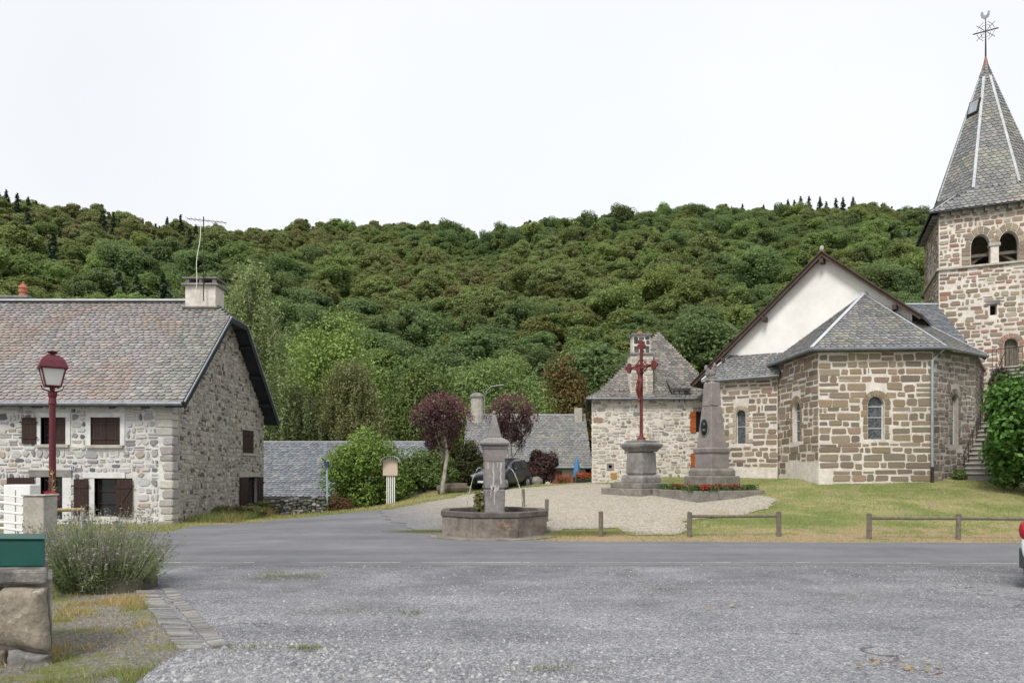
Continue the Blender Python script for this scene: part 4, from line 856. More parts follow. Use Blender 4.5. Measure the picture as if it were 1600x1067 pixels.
c = MB().stack(-2.45, 47.7, [(.46, 4.2), (.46, KR+.15), (.42, KR+.16), (.42, KR+1.2)], 12).build('chimney', mt['concrete'], kr)
MB().stack(-2.45, 47.7, [(.5, KR+1.2), (.48, KR+1.32), (.3, KR+1.5), (.05, KR+1.56)], 12).build('chimney_cap', mt['andesite'], c)
c = MB().box(4.35, 4.85, 47.3, 47.9, KR-.9, KR+.45).build('chimney', mt['concrete'], kr)
for k in range(4): MB().box((862-800)/F*44+k*.17, (862-800)/F*44+k*.17+.155, 43.93, 43.97, -.6, 1.75).build('door_board', mt['redwood'], kr)
# terrace in front of the cottage
tr = root('terrace_screen', (3.3, 41.2, .6), 'low red-brown board screen beside the blue parasol', 'fence')
for k in range(9):
    if k < 9: MB().box((873-800)/F*41+k*.2, (873-800)/F*41+k*.2+.185, 41, 41.04, .2, 1.45 if k % 3 else 1.52).build('board', mt['redwood'], tr)
pt = root('flower_trough', (4.3, 40.3, .6), 'dark trough of orange and red flowers under the parasol', 'planter')
MB().box(3.75, 4.7, 40.1, 40.5, .5, 1.22).build('trough', mt['slateboard'], pt)
ps = root('closed_parasol', (3.87, 40.8, .6), 'closed blue parasol on the cottage terrace', 'parasol')
mb = MB(); n = 14; prof = [(.03, 2.55), (.09, 2.45), (.16, 2.1), (.21, 1.7), (.27, 1.38), (.24, 1.33)]; vs = []; fs = []
for r, z in prof:
    for k in range(n): q = r*(1 if k % 2 else .68); vs.append((3.87+q*math.cos(2*math.pi*k/n), 40.8+q*math.sin(2*math.pi*k/n), z))
for i in range(len(prof)-1):
    for k in range(n): fs.append((i*n+k, (i+1)*n+k, (i+1)*n+(k+1) % n, i*n+(k+1) % n))
mb.add(vs, fs); mb.build('canopy', mt['bluecloth'], ps, smooth=True); MB().tube([(3.87, 40.8, .3), (3.87, 40.8, 2.62)], .025, 8).build('pole', mt['greywood'], ps)
# barn roof
br = root('slate_barn', (-10, 39, -1), 'long low barn with blue-grey slate roof sunk behind the dry stone wall', 'barn')
bx0, bx1 = -19., (668-800)/F*39
bf = [Vector((bx0, 36.5, .38)), Vector((bx1, 36.5, .38)), Vector((bx1, 41.5, 3.5)), Vector((bx0, 41.5, 3.5))]; bb = [bf[3], bf[2], Vector((bx1, 46.5, .38)), Vector((bx0, 46.5, .38))]
brf = roofslab('roof', [[tuple(p) for p in q] for q in (bf, bb)], .1, mt['under'], br); st = Stones(); slating(st, bf, .3, .2, SL_BLUE, brf); st.finish('slate', 'roof_slates', mt['slate'], br, 150)
mb = MB(); mb.beam(bf[3]+Vector((0, 0, .03)), bf[2]+Vector((0, 0, .03)), .2, .06); mb.build('ridge_flashing', mt['lead'], brf); MB().box(bx0+.2, bx1-.2, 36.9, 46.1, -2, .25).build('wall', mt['mortar_grey'], br)
for u in (bx0+.2, bx1-.45): MB().prism([(u, 36.9, .2), (u, 46.1, .2), (u, 41.5, 3.3)], (.25, 0, 0)).build('gable_wall', mt['mortar_grey'], br)
# dry stone wall
dr_ = root('dry_stone_wall', (-8.6, 28.5, -.1), 'mossy dry stone wall in front of the barn', 'wall'); x = (425-800)/F*28.5
while x < (508-800)/F*28.5:
    z = zg(x, 28.4)-.1; w = 0
    while z < zg(x, 28.4)+.62:
        w = random.uniform(.14, .3); h = random.uniform(.09, .17)
        mb = MB(); mb.ell((x+w/2+random.uniform(-.04, .04), 28.4+random.uniform(-.05, .05), z+h/2), (w*.58, .2, h*.6), 7, 5, .12, rnd_col([(.13,.125,.12), (.2,.195,.185), (.085,.082,.078), (.1,.11,.06), (.28,.27,.26)])); mb.build('stone', mt['stone'], dr_); z += h
    x += .19

# ================================================================== fountain
FXc, FYc = (772-800)/F*19.4, 19.4; fz = 0.0
fo = root('stone_fountain', (FXc, FYc, 0), 'octagonal stone fountain basin with pointed central pillar and two water jets', 'fountain')
fa = R_(3); Rb = 1.5
def octo(mb, prof): mb.stack(FXc, FYc, prof, 8, fa); return mb
def ringwall(r0, r1, z0, z1):
    mb = MB(); k_ = 1/math.cos(math.pi/8); vs = []
    for r, z in ((r1, z0), (r1, z1), (r0, z1), (r0, z0)):
        for k in range(8): t = fa-math.pi/2+math.pi/8+2*math.pi*k/8; vs.append((FXc+r*k_*math.cos(t), FYc+r*k_*math.sin(t), z))
    fs = [(j*8+k, j*8+(k+1) % 8, ((j+1) % 4)*8+(k+1) % 8, ((j+1) % 4)*8+k) for j in range(4) for k in range(8)]
    return mb.add(vs, fs)
for k in range(8):     # one slab for each side of the octagon, set edge to edge
    t0_ = fa-math.pi/2-math.pi/8+2*math.pi*k/8; t1_ = t0_+math.pi/4; k_ = 1/math.cos(math.pi/8); g = .004
    q = lambda r, t, z: Vector((FXc+r*k_*math.cos(t), FYc+r*k_*math.sin(t), z))
    a, b_, c_, d_ = q(1.44, t0_, -.1), q(1.44, t1_, -.1), q(1.28, t1_, -.1), q(1.28, t0_, -.1); e = (b_-a).normalized()*g
    MB().prism([a+e, b_-e, c_-e, d_+e], (0, 0, .67)).build('basin_slab', mt['basin'], fo, bevel=.012)
ringwall(1.25, 1.475, .572, .715).build('basin_rim', mt['basin_rim'], fo, bevel=.02)
octo(MB(), [(1.27, 0), (1.27, .63)]).build('water', mt['water'], fo)
MB().stack(FXc, FYc, [(1.9, -.2), (1.9, .04), (1.86, .046)], 16, fa).build('paved_apron', mt['granite_step'], fo)
pa = R_(8)
MB().stack(FXc, FYc, [(.275, .1), (.275, .72), (.285, 1.3)], 4, pa).build('pillar_base', mt['andesite'], fo, bevel=.05)
pm = MB().stack(FXc, FYc, [(.285, 1.305), (.285, 2.06)], 4, pa).build('pillar_block', mt['andesite'], fo, bevel=.03)
MB().stack(FXc, FYc, [(.27, 2.065), (.285, 2.2), (.30, 2.42), (.325, 2.43), (.325, 2.5)], 4, pa).build('pillar_head', mt['andesite_pink'], fo, bevel=.02)
MB().stack(FXc, FYc, [(.33, 2.505), (.39, 2.54), (.40, 2.6), (.33, 2.68), (.21, 2.73), (.19, 2.76)], 4, pa).build('cap_moulding', mt['andesite'], fo, bevel=.02)
MB().stack(FXc, FYc, [(.19, 2.765), (.05, 3.35), (.03, 3.4)], 4, pa).build('pyramid', mt['andesite'], fo, bevel=.01)
MB().ell((FXc, FYc, 3.45), (.05, .05, .07)).build('finial', mt['andesite'], fo, smooth=True)
pf_ = frame((FXc+math.sin(pa)*.285, FYc-math.cos(pa)*.285, 0), (math.cos(pa), math.sin(pa), 0), (math.sin(pa), -math.cos(pa), 0))
mb = MB()
def streak(pts): mb.fpoly(pf_, pts, -.01, .004+random.uniform(0, .006))
random.seed(3)
for (u_, va, vb, w_) in ((-.045, 2.03, 1.36, .022), (.155, 2.03, 1.44, .024), (-.1, 1.42, 1.27, .03), (.0, 1.40, 1.22, .04), (.08, 1.38, 1.26, .03), (-.02, 1.25, .85, .02), (-.2, 2.04, 1.85, .03), (.06, 2.04, 1.9, .02), (-.12, 1.26, 1.05, .014)):
    L1, R1 = [], []
    for k in range(9): q = va+(vb-va)*k/8; o_ = u_+random.uniform(-.012, .012); L1.append((o_-w_*random.uniform(.5, 1.2), q)); R1.append((o_+w_*random.uniform(.5, 1.2), q))
    streak(R1+L1[::-1])
mb.build('lime_streaks', mt['lime_scale'], fo)
for s in (-1, 1):
    sp_ = Vector((FXc+s*.28*math.cos(pa), FYc+s*.28*math.sin(pa), 1.9))
    MB().tube([sp_-Vector((s*.05, 0, 0)), sp_+Vector((s*.1, 0, .0))], .02, 8).build('spout', mt['iron'], fo)
    pts = []
    for k in range(14): t = k/13*.50; pts.append(sp_+Vector((s*(.1+1.05*t*(.9 if s > 0 else .75)), -.06*t, .25*t-4.9*t*t)))
    MB().tube(pts, [.011+.004*math.sin(k*2.1) for k in range(14)], 6).build('water_jet', mt['jet'], fo, smooth=True)

# ================================================================== crucifix
KD = 30.2; kx = (1002-800)/F*KD; kg = zg(kx, KD); KZ_ = lambda py: CH+(HZ-py)/F*KD; ka = R_(37)
xr = root('wayside_crucifix', (kx, KD, kg), 'tall oxide-red iron crucifix on a grey stone pedestal in the plaza', 'crucifix')
s_ = KD/F
MB().stack(kx-.1, KD, [(1.18, kg-.3), (1.18, KZ_(762))], 4, ka).build('step', mt['granite_step'], xr, bevel=.03); MB().stack(kx-.05, KD, [(.93, KZ_(762)), (.93, KZ_(754))], 4, ka).build('step', mt['granite_step'], xr, bevel=.03)
MB().stack(kx, KD, [(.62, KZ_(754)), (.62, KZ_(746)), (.55, KZ_(742))], 4, ka).build('plinth', mt['andesite'], xr, bevel=.03)
MB().stack(kx, KD, [(.50, KZ_(742)), (.47, KZ_(706))], 4, ka).build('pedestal_shaft', mt['andesite'], xr, bevel=.1)
MB().stack(kx, KD, [(.49, KZ_(706)), (.56, KZ_(702)), (.66, KZ_(698)), (.68, KZ_(694)), (.52, KZ_(691.5))], 4, ka).build('cornice', mt['andesite'], xr, bevel=.02)
MB().stack(kx, KD, [(.47, KZ_(691.5)), (.47, KZ_(688))], 4, ka).build('socket_slab', mt['andesite'], xr, bevel=.02)
MB().stack(kx, KD, [(.2, KZ_(688)), (.17, KZ_(684)), (.1, KZ_(682)), (.075, KZ_(678)), (.07, KZ_(620))], 8, ka).build('iron_shaft', mt['iron_red'], xr)
cu = Vector((math.cos(R_(48)), -math.sin(R_(48)), 0)); cn = Vector((-cu.y*-1, 0, 0)); cn = Vector((-math.sin(R_(48)), -math.cos(R_(48)), 0)); cf = frame((kx, KD, 0), cu, cn); zc = KZ_(573)
mb = MB(); mb.fbox(cf, -.055, .055, KZ_(620), KZ_(540), -.05, .05); mb.fbox(cf, -.62, .62, zc-.055, zc+.055, -.045, .045); mb.build('cross_bar', mt['iron_red'], xr)
mb = MB()
for (u, v, au, av) in ((-.66, zc, -1, 0), (.66, zc, 1, 0), (0, KZ_(541), 0, 1)):   # leafy trefoil ends
    for (du, dv, r) in ((0, 0, .13), (au*.13, av*.16, .10), (av*.12, au*.12, .10), (-av*.12, -au*.12, .10)): mb.fpoly(cf, [(u+du+r*math.cos(t), v+dv+r*1.1*math.sin(t)) for t in np.linspace(0, 2*math.pi, 9)[:-1]], -.035+.003*du, .04+.01*r)
for su in (-1, 1):
    for sv in (-1, 1): mb.tube([cf(su*.06, zc+sv*.34, 0), cf(su*.17, zc+sv*.2, 0), cf(su*.34, zc+sv*.06, 0)], .025, 6); mb.tube([cf(su*.04, zc+sv*.04, 0), cf(su*.27, zc+sv*.27, 0)], [.03, .008], 6)
mb.build('cross_ornament', mt['iron_red'], xr)
# the figure on the cross: one skinned body
def skin_body(name, pts, edges, mat, parent, rootv=0, sub=2):
    me = bpy.data.meshes.new(name); off = OFF[parent]; me.from_pydata([Vector(p[0])-off for p in pts], edges, []); o = bpy.data.objects.new(name, me); put(o, parent); me.materials.append(mat)
    sm = o.modifiers.new('skin', 'SKIN'); sm.use_smooth_shade = True
    if not me.skin_vertices: 
        bm = bmesh.new(); bm.from_mesh(me); bm.verts.layers.skin.verify(); bm.to_mesh(me); bm.free()
    for i, p in enumerate(pts): me.skin_vertices[0].data[i].radius = (p[1], p[1]*p[2] if len(p) > 2 else p[1]); me.skin_vertices[0].data[i].use_root = i == rootv
    s2 = o.modifiers.new('sub', 'SUBSURF'); s2.levels = sub; s2.render_levels = sub; return o
h0 = zc-.62; B = lambda u, v, d: cf(u, v, d+.1)
pts = [(B(.03, h0, .02), .105, .8), (B(.0, h0+.2, .04), .10, .75), (B(-.02, h0+.42, .05), .125, .7), (B(-.02, h0+.56, .06), .055), (B(-.05, h0+.66, .11), .07), (B(-.07, h0+.76, .12), .075),
       (B(-.17, h0+.52, .05), .055), (B(-.36, h0+.60, .0), .042), (B(-.55, h0+.64, -.02), .03), (B(.15, h0+.52, .05), .055), (B(.33, h0+.6, .0), .042), (B(.55, h0+.64, -.02), .03),
       (B(-.05, h0-.08, .05), .085), (B(-.07, h0-.42, .14), .062), (B(-.02, h0-.78, .04), .042), (B(.0, h0-.92, .1), .034), (B(.10, h0-.08, .05), .085), (B(.06, h0-.42, .13), .062), (B(.05, h0-.78, .04), .042), (B(.03, h0-.93, .12), .034)]
skin_body('corpus', pts, [(0,1),(1,2),(2,3),(3,4),(4,5),(2,6),(6,7),(7,8),(2,9),(9,10),(10,11),(0,12),(12,13),(13,14),(14,15),(0,16),(16,17),(17,18),(18,19)], mt['iron_red'], xr)

# ================================================================== war memorial
MD = 30.6; mx_ = (1112-800)/F*MD; MZ = lambda py: CH+(HZ-py)/F*MD; mg = zg(mx_, MD); ma = R_(28)
wm = root('war_memorial', (mx_, MD, mg), 'mauve-grey stone obelisk memorial with dark oval medallion, beside the church', 'monument')
MB().stack(mx_, MD, [(.86, mg-.3), (.86, MZ(745)), (.83, MZ(743))], 4, ma).build('base_step', mt['granite_step'], wm, bevel=.03)
MB().stack(mx_, MD, [(.72, MZ(743)), (.72, MZ(735)), (.64, MZ(731))], 4, ma).build('base_step', mt['granite_step'], wm, bevel=.03)
MB().stack(mx_, MD, [(.53, MZ(731)), (.52, MZ(709))], 4, ma).build('pedestal', mt['andesite_pink'], wm, bevel=.03)
MB().stack(mx_, MD, [(.53, MZ(709)), (.57, MZ(706)), (.585, MZ(701)), (.53, MZ(699))], 4, ma).build('cornice', mt['andesite_pink'], wm, bevel=.02)
MB().stack(mx_, MD, [(.46, MZ(699)), (.30, MZ(635.5))], 4, ma).build('obelisk', mt['andesite_pink'], wm, bevel=.02)
MB().stack(mx_, MD, [(.295, MZ(634.5)), (.25, MZ(600)), (.19, MZ(596))], 4, ma).build('obelisk_top', mt['andesite_pink'], wm, bevel=.02)
la = ma-math.pi/2; ln3 = Vector((math.sin(la), -math.cos(la), 0)); lu = Vector((math.cos(la), math.sin(la), 0)); mf = frame((mx_+ln3.x*.355, MD+ln3.y*.355, 0), lu, ln3)
zm = MZ(668); ovl = lambda a, b, c=0: [(a*math.cos(t), zm+c+b*math.sin(t)) for t in np.linspace(0, 2*math.pi, 25)[:-1]]
MB().fpoly(mf, ovl(.26, .42), -.05, .09).build('medallion_frame', mt['andesite'], wm, bevel=.01); o = MB().fpoly(mf, ovl(.21, .36), .05, .11).build('medallion', simple('bronze_patina', (.035,.045,.045), .45, .6), wm, bevel=.01)
mb = MB(); mb.ell(mf(.02, zm+.1, .11), (.09, .09, .12), 8, 6); mb.ell(mf(.0, zm-.16, .1), (.14, .14, .12), 8, 6); mb.build('portrait_relief', simple('bronze_relief', (.05,.06,.06), .45, .6), wm, smooth=True)
mb = MB()
for (zz, n, sp2, dd) in ((MZ(690), 16, .33, .03), (MZ(645), 8, .14, -.07), (MZ(620), 9, .13, -.12)):
    for k in range(n): u = random.uniform(-sp2, sp2); mb.ell(mf(u, zz+random.uniform(-.18, .22)+abs(u)*.3, dd), (.045, .045, .07), 6, 4, .2)
mb.build('palm_relief', mt['andesite_pink'], wm)
mb = MB()
for (dx, dz_, rx, rz_) in ((0, .04, .3, .08), (0, .16, .18, .12), (-.02, .36, .2, .17), (.1, .52, .12, .16), (.13, .7, .085, .1), (.2, .69, .05, .035), (.12, .8, .04, .06), (-.17, .45, .1, .17), (-.25, .6, .08, .14), (-.2, .32, .1, .1)): mb.ell((mx_+dx, MD+random.uniform(-.02, .02), MZ(596)+dz_), (rx, rx*.75, rz_), 9, 7, .08)
mb.build('carved_finial', mt['andesite'], wm)
# flower bed round its foot
kb_ = [gat(1020, 775), gat(1090, 786), gat(1196, 771)]; kb_ = [Vector((*kb_[0], 0)), Vector((*kb_[1], 0)), Vector((*kb_[2], 0)), Vector((kb_[2][0]+.3, 33.2, 0)), Vector((kb_[0][0]+.2, 33.4, 0))]
fb = root('flower_bed', (mx_, 29, .9), 'raised stone-kerbed bed of red and green flowers round the memorial', 'flower bed'); bz = 1.02
for i in range(5):
    a, b_ = kb_[i], kb_[(i+1) % 5]; d = (b_-a).normalized(); n = Vector((-d.y, d.x, 0))*.16
    if i in (3,): continue
    MB().prism([a+Vector((0,0,.2)), b_+Vector((0,0,.2)), b_+n+Vector((0,0,.2)), a+n+Vector((0,0,.2))], (0, 0, bz-.2)).build('kerb_stone', mt['granite_step'], fb, bevel=.02)
MB().add([(p.x, p.y, bz-.06) for p in kb_], [(0,1,2,3,4)]).build('soil', M('soil', (.06,.045,.03), (.04,.03,.02)), fb)

# ================================================================== foliage tools
def leaves(Pn, N, size, asp, pal, jit=.25, dark=None):
    """diamond leaves at points Pn with normals N"""
    n = len(Pn); N = N/np.maximum(1e-6, np.linalg.norm(N, axis=1, keepdims=True)); r = rng.normal(size=(n, 3)); a = np.cross(N, r); a /= np.maximum(1e-6, np.linalg.norm(a, axis=1, keepdims=True)); b = np.cross(N, a)
    s = size*rng.uniform(.55, 1.35, (n, 1)); a = a*s*asp; b = b*s
    V = np.stack([Pn-a, Pn-b*.5+N*s*.12, Pn+a, Pn+b*.5+N*s*.12], 1).reshape(-1, 3); Fq = np.arange(4*n).reshape(n, 4)
    pal = np.array(pal); c = pal[rng.integers(0, len(pal), n)]*rng.uniform(1-jit, 1+jit, (n, 1)); return V, Fq, c
def cat_(*parts):
    Vs, Fs, Cs, o = [], [], [], 0
    for v, f, c in parts: Vs.append(v); Fs.append(f+o); Cs.append(c); o += len(v)
    return np.concatenate(Vs), np.concatenate(Fs), np.concatenate(Cs)
def clumps(centers, radii, per, size, asp, pal, up=.5, shell=.55):
    Pn, N = [], []
    for c, r in zip(centers, radii):
        d = rng.normal(size=(per, 3)); d /= np.linalg.norm(d, axis=1, keepdims=True); k = rng.uniform(shell, 1.05, (per, 1))**.7
        r = np.asarray(r)*np.ones(3); Pn.append(np.asarray(c)+d*k*r); N.append(d+rng.normal(size=(per, 3))*.55+np.array([0, 0, up]))
    return leaves(np.concatenate(Pn), np.concatenate(N), size, asp, pal)
def crown_centers(n, c, R, low=-.5):
    out = []
    while len(out) < n:
        d = rng.normal(size=3); d /= np.linalg.norm(d)
        if d[2] < low: continue
        out.append(np.asarray(c)+d*np.asarray(R)*rng.uniform(.45, .82))
    return out
def limbs(mb, base, top, cents, r0, k=8):
    base = Vector(base); top = Vector(top); mid = base.lerp(top, .5)+Vector((random.uniform(-.1, .1), random.uniform(-.1, .1), 0))*(top-base).length
    mb.tube([base-Vector((0,0,.3)), base.lerp(mid, .3), mid, top], [r0*1.35, r0, r0*.75, r0*.3], 8)
    for c in random.sample(list(cents), min(k, len(cents))):
        c = Vector(c); s = base.lerp(top, random.uniform(.35, .8)); mb.tube([s, s.lerp(c, .5)+Vector((0, 0, -.03*(c-s).length)), c], [r0*.42, r0*.25, r0*.07], 6)
def tree(name, label, base, h, R, pal, trunk_h, n=26, per=260, size=.16, asp=.8, clr=.34, cat='tree', group=None, bark='bark', mat='leaf', low=-.5, r0=None, vase=False):
    """broad-leaved tree: tapered trunk and limbs, clumps of leaves through the crown"""
    base = Vector(base); t = root(name, base, label, cat, group); ch = h-trunk_h; c = np.array((base.x, base.y, base.z+trunk_h+ch*.5)); Rv = np.array((R, R, ch*.5))
    cs = crown_centers(n, c, Rv, low); rr = [np.array((R, R, ch*.5*1.0))*clr*rng.uniform(.65, 1.25) for _ in cs]
    mb = MB(); limbs(mb, base, (base.x, base.y, base.z+trunk_h+ch*.72), cs, r0 or h*.022, 9); mb.build('trunk', mt[bark], t, smooth=True)
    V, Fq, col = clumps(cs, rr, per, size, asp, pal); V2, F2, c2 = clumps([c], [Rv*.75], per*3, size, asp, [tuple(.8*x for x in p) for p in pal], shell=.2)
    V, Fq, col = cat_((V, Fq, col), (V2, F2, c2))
    if vase: k_ = .5+.62*np.clip((V[:, 2:3]-base.z-trunk_h)/ch, 0, 1)**.8; V[:, :2] = np.array(base)[:2]+(V[:, :2]-np.array(base)[:2])*k_
    o = bpy.data.objects.new('crown', mesh_np('crown', V-np.array(base), Fq, mt[mat], col)); put(o, t); OFF[o] = base; return t
GREEN = [(.14,.21,.06), (.17,.245,.075), (.11,.175,.05), (.19,.26,.09)]
BRIGHT = [(.28,.41,.11), (.24,.36,.09), (.32,.44,.14), (.2,.31,.08)]
PURPLE = [(.10,.055,.066), (.08,.047,.056), (.125,.064,.078), (.066,.042,.047), (.10,.07,.06)]
BROWN = [(.15,.085,.035), (.11,.085,.035), (.17,.10,.04), (.08,.09,.03)]
def gbase(px, D): x = (px-800)/F*D; return (x, D, zg(x, D))
def toph(px, py, D): return CH+(HZ-py)/F*D-zg((px-800)/F*D, D)
def birch(label, px, ytop, wpx, D, pal, nst=520):
    b_ = Vector(gbase(px, D)); h = toph(px, ytop, D); R = wpx/2/F*D; t = root('weeping_birch', b_, label, 'tree', 'weeping birches behind the stone house')
    mb = MB(); mb.tube([b_-Vector((0,0,.3)), b_+Vector((.1, 0, h*.35)), b_+Vector((-.1, .1, h*.7)), b_+Vector((.05, 0, h*.97))], [h*.02, h*.016, h*.009, h*.002], 8)
    Pn = []
    for k in range(nst):
        th = rng.uniform(0, 2*math.pi); zt = h*rng.uniform(.22, .97); rr = R*(1-((zt/h-.35)/.66)**2*.82 if zt > .35*h else .9)*rng.uniform(.25, 1.)
        st_ = np.array((b_.x+rr*math.cos(th), b_.y+rr*math.sin(th), b_.z+zt)); L_ = h*rng.uniform(.1, .26); n = int(70)
        s = rng.uniform(0, 1, n); sway = rng.normal(size=2)*.25
        Pn.append(np.stack([st_[0]+sway[0]*s+rng.normal(size=n)*.10*(1-s*.4), st_[1]+sway[1]*s+rng.normal(size=n)*.10, np.maximum(st_[2]-L_*s+.3*(1-s)**2, b_.z+.6)], 1))
        if k % 14 == 0: zz = b_.z+zt*.8; mb.tube([(b_.x, b_.y, zz), ((b_.x+st_[0])/2, (b_.y+st_[1])/2, (zz+st_[2])/2+.2), tuple(st_)], [h*.006, h*.004, .01], 5)
    mb.build('trunk', mt['barkpale'], t, smooth=True); Pn = np.concatenate(Pn); N = rng.normal(size=Pn.shape)+np.array([0, -.3, .3])
    V, Fq, col = leaves(Pn, N, .1, .9, pal); o = bpy.data.objects.new('crown', mesh_np('crown', V-np.array(b_), Fq, mt['leaf'], col)); put(o, t); return t
BI = [(.25,.30,.13), (.21,.26,.11), (.29,.33,.155), (.17,.215,.09)]
birch('tall weeping birch rising right behind the gable of the stone house', 392, 400, 150, 47, BI, 620)
birch('broad drooping birch between the bright maple and the barn', 545, 560, 165, 52, [(.24,.29,.13), (.2,.25,.11), (.28,.32,.15)], 820)
birch('smaller pale birch close behind the barn roof', 465, 600, 110, 49, BI, 380)
tree('maple_tree', 'bright green maple crown above the birches behind the house', gbase(520, 60), toph(520, 487, 60), 5.0, BRIGHT, 3, 46, 520, .15, cat='tree')
tree('walnut_tree', 'spreading mid-green tree behind the cottage chimney', gbase(775, 60), toph(775, 540, 60), 4.9, [(.18,.26,.08), (.215,.30,.10), (.15,.225,.065), (.24,.32,.12)], 2.2, 46, 640, .125)
tree('walnut_tree', 'lighter green tree left of the cottage, behind the purple plum', gbase(668, 60), toph(668, 560, 60), 3.6, [(.16,.23,.07), (.19,.255,.085), (.125,.19,.055)], 2.2, 34, 520, .16)
tree('autumn_tree', 'brown-tinged tree just left of the pyramid-roofed house', gbase(882, 64), toph(882, 558, 64), 2.6, BROWN, 1.5, 26, 420, .16)
tree('dark_tree', 'dark green tree between cottage and pyramid-roofed house', gbase(905, 70), toph(905, 590, 70), 3.2, [(.04,.07,.02), (.065,.105,.03)], 1.5, 26, 420, .17)
tree('dark_tree', 'dark conifer-like tree behind the left plum tree', gbase(625, 66), toph(625, 600, 66), 3.2, [(.04,.065,.022), (.07,.105,.035)], 1.5, 26, 420, .17)
for lab, px, yt, D, R, th in (('purple-leaved plum tree standing alone left of the fountain pillar', 690, 618, 32.5, 1.5, 1.5), ('purple-leaved plum tree directly behind the fountain pillar and car', 800, 618, 38, 1.5, 1.5)):
    b_ = gbase(px, D); t = tree('plum_tree', lab, b_, toph(px, yt, D), R, PURPLE, th, 50, 120, .07, .9, .25, 'tree', 'purple-leaved plum trees', 'barkpale', low=-.7, r0=.1, vase=True)
    bb_ = Vector(b_); n = 1500; hh = toph(px, yt, D); th_ = rng.uniform(0, 2*math.pi, n); rr = R*1.02*np.sqrt(rng.uniform(0, 1, n)); up = rng.uniform(-.3, .45, n)*rng.uniform(.2, 1, n)     # upright whips on top
    kk = np.round(th_*9)/9; zs = hh-th-.0; Pn = np.stack([bb_.x+rr*np.cos(kk)+rng.normal(size=n)*.04, bb_.y+rr*np.sin(kk)+rng.normal(size=n)*.04, bb_.z+th+zs*.5+zs*.5*np.sqrt(np.maximum(0, 1-(rr/R/1.04)**2))-.05+up], 1); V, Fq, col = leaves(Pn, rng.normal(size=(n, 3)), .055, 1., [(.17,.06,.085), (.14,.055,.075), (.20,.085,.10), (.11,.055,.066)])
    o = bpy.data.objects.new('young_shoots', mesh_np('young_shoots', V-np.array(bb_), Fq, mt['leaf'], col)); put(o, t)
def bush(name, label, base, R, h, pal, n=26, per=300, size=.08, cat='bush', depth=None, group=None, mat='leaf'):
    base = Vector(base); t = root(name, base, label, cat, group); c = np.array((base.x, base.y, base.z+h*.46)); Rv = np.array((R, depth or R, h*.52)); cs = crown_centers(n, c, Rv, -.8); rr = [Rv*.34*rng.uniform(.7, 1.25) for _ in cs]
    mb = MB()
    for k in range(7): q = Vector(random.choice(cs)); mb.tube([base+Vector((random.uniform(-.2, .2)*R, 0, -.1)), base.lerp(q, .5)+Vector((0, 0, h*.1)), q], [.04*h, .03*h, .01], 6)
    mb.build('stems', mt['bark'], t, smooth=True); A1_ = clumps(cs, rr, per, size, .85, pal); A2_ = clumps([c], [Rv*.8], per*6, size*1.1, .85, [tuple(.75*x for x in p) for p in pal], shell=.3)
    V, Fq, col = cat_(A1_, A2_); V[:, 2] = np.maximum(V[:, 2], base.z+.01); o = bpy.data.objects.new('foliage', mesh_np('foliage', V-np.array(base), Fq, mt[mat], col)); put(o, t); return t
bush('plum_bush', 'clipped dark purple plum bush at right of the parked car', gbase(846, 39), 1.0, 2.15, PURPLE+[(.06,.055,.025)], 24, 300, .08)
bush('hazel_bush', 'big bright green bush behind the information board', gbase(578, 35), 2.4, toph(578, 662, 35), [(.19,.29,.06), (.23,.33,.08), (.15,.235,.05)], 40, 460, .09)
bush('green_hedge', 'green hedge running between the bright bush and the plum tree', gbase(658, 37), 2.4, toph(662, 698, 37), GREEN+[(.11,.17,.04)], 30, 340, .09, 'hedge', 1.1)
bush('green_hedge', 'darker hedge between the plum tree and the parked car', gbase(733, 40), 1.3, 2.9, [(.06,.095,.025), (.10,.085,.04), (.05,.08,.022)], 24, 300, .09, 'hedge', 1.1)
bush('dry_shrub', 'small rust-brown shrub at the foot of the blue sign pole', gbase(532, 31), .72, .95, [(.20,.09,.045), (.15,.085,.04), (.12,.11,.04)], 16, 240, .05)
bush('ivy_bush', 'large glossy green bush at the right edge below the tower', (19.15, 24.9, zg(19.15, 24.9)), 2.0, 4.95, [(.055,.125,.022), (.075,.155,.03), (.045,.10,.02), (.10,.19,.045)], 40, 420, .115)
bush('weed_clump', 'rusty green weeds growing along the gable foot of the stone house', (-10.7, 26.4, 0), 1.5, .5, [(.22,.15,.08), (.14,.17,.06), (.19,.18,.07)], 22, 200, .05, 'weeds', .5)
bush('weed_clump', 'low green weeds by the far corner of the stone house gable', (-10.9, 29.6, 0), 1., .45, [(.14,.18,.06), (.2,.18,.07)], 14, 160, .05, 'weeds', .5)
bush('cascading_shrub', 'bare brown shrub hanging below the tower landing', (22.6, 31.6, 5.3), .55, 1.5, [(.09,.07,.06), (.07,.055,.045)], 14, 160, .05)
bush('fountain_plant', 'small yellow-green leafy plant growing beside the fountain pillar', (FXc-.42, FYc+.05, .6), .22, .72, [(.26,.25,.09), (.2,.2,.07), (.15,.17,.06)], 8, 26, .06)
bush('stair_fern', 'green fern at the foot of the stone stair', (18.45, 28.15, zg(18.45, 28.15)), .3, .5, GREEN, 10, 120, .06, 'plant')
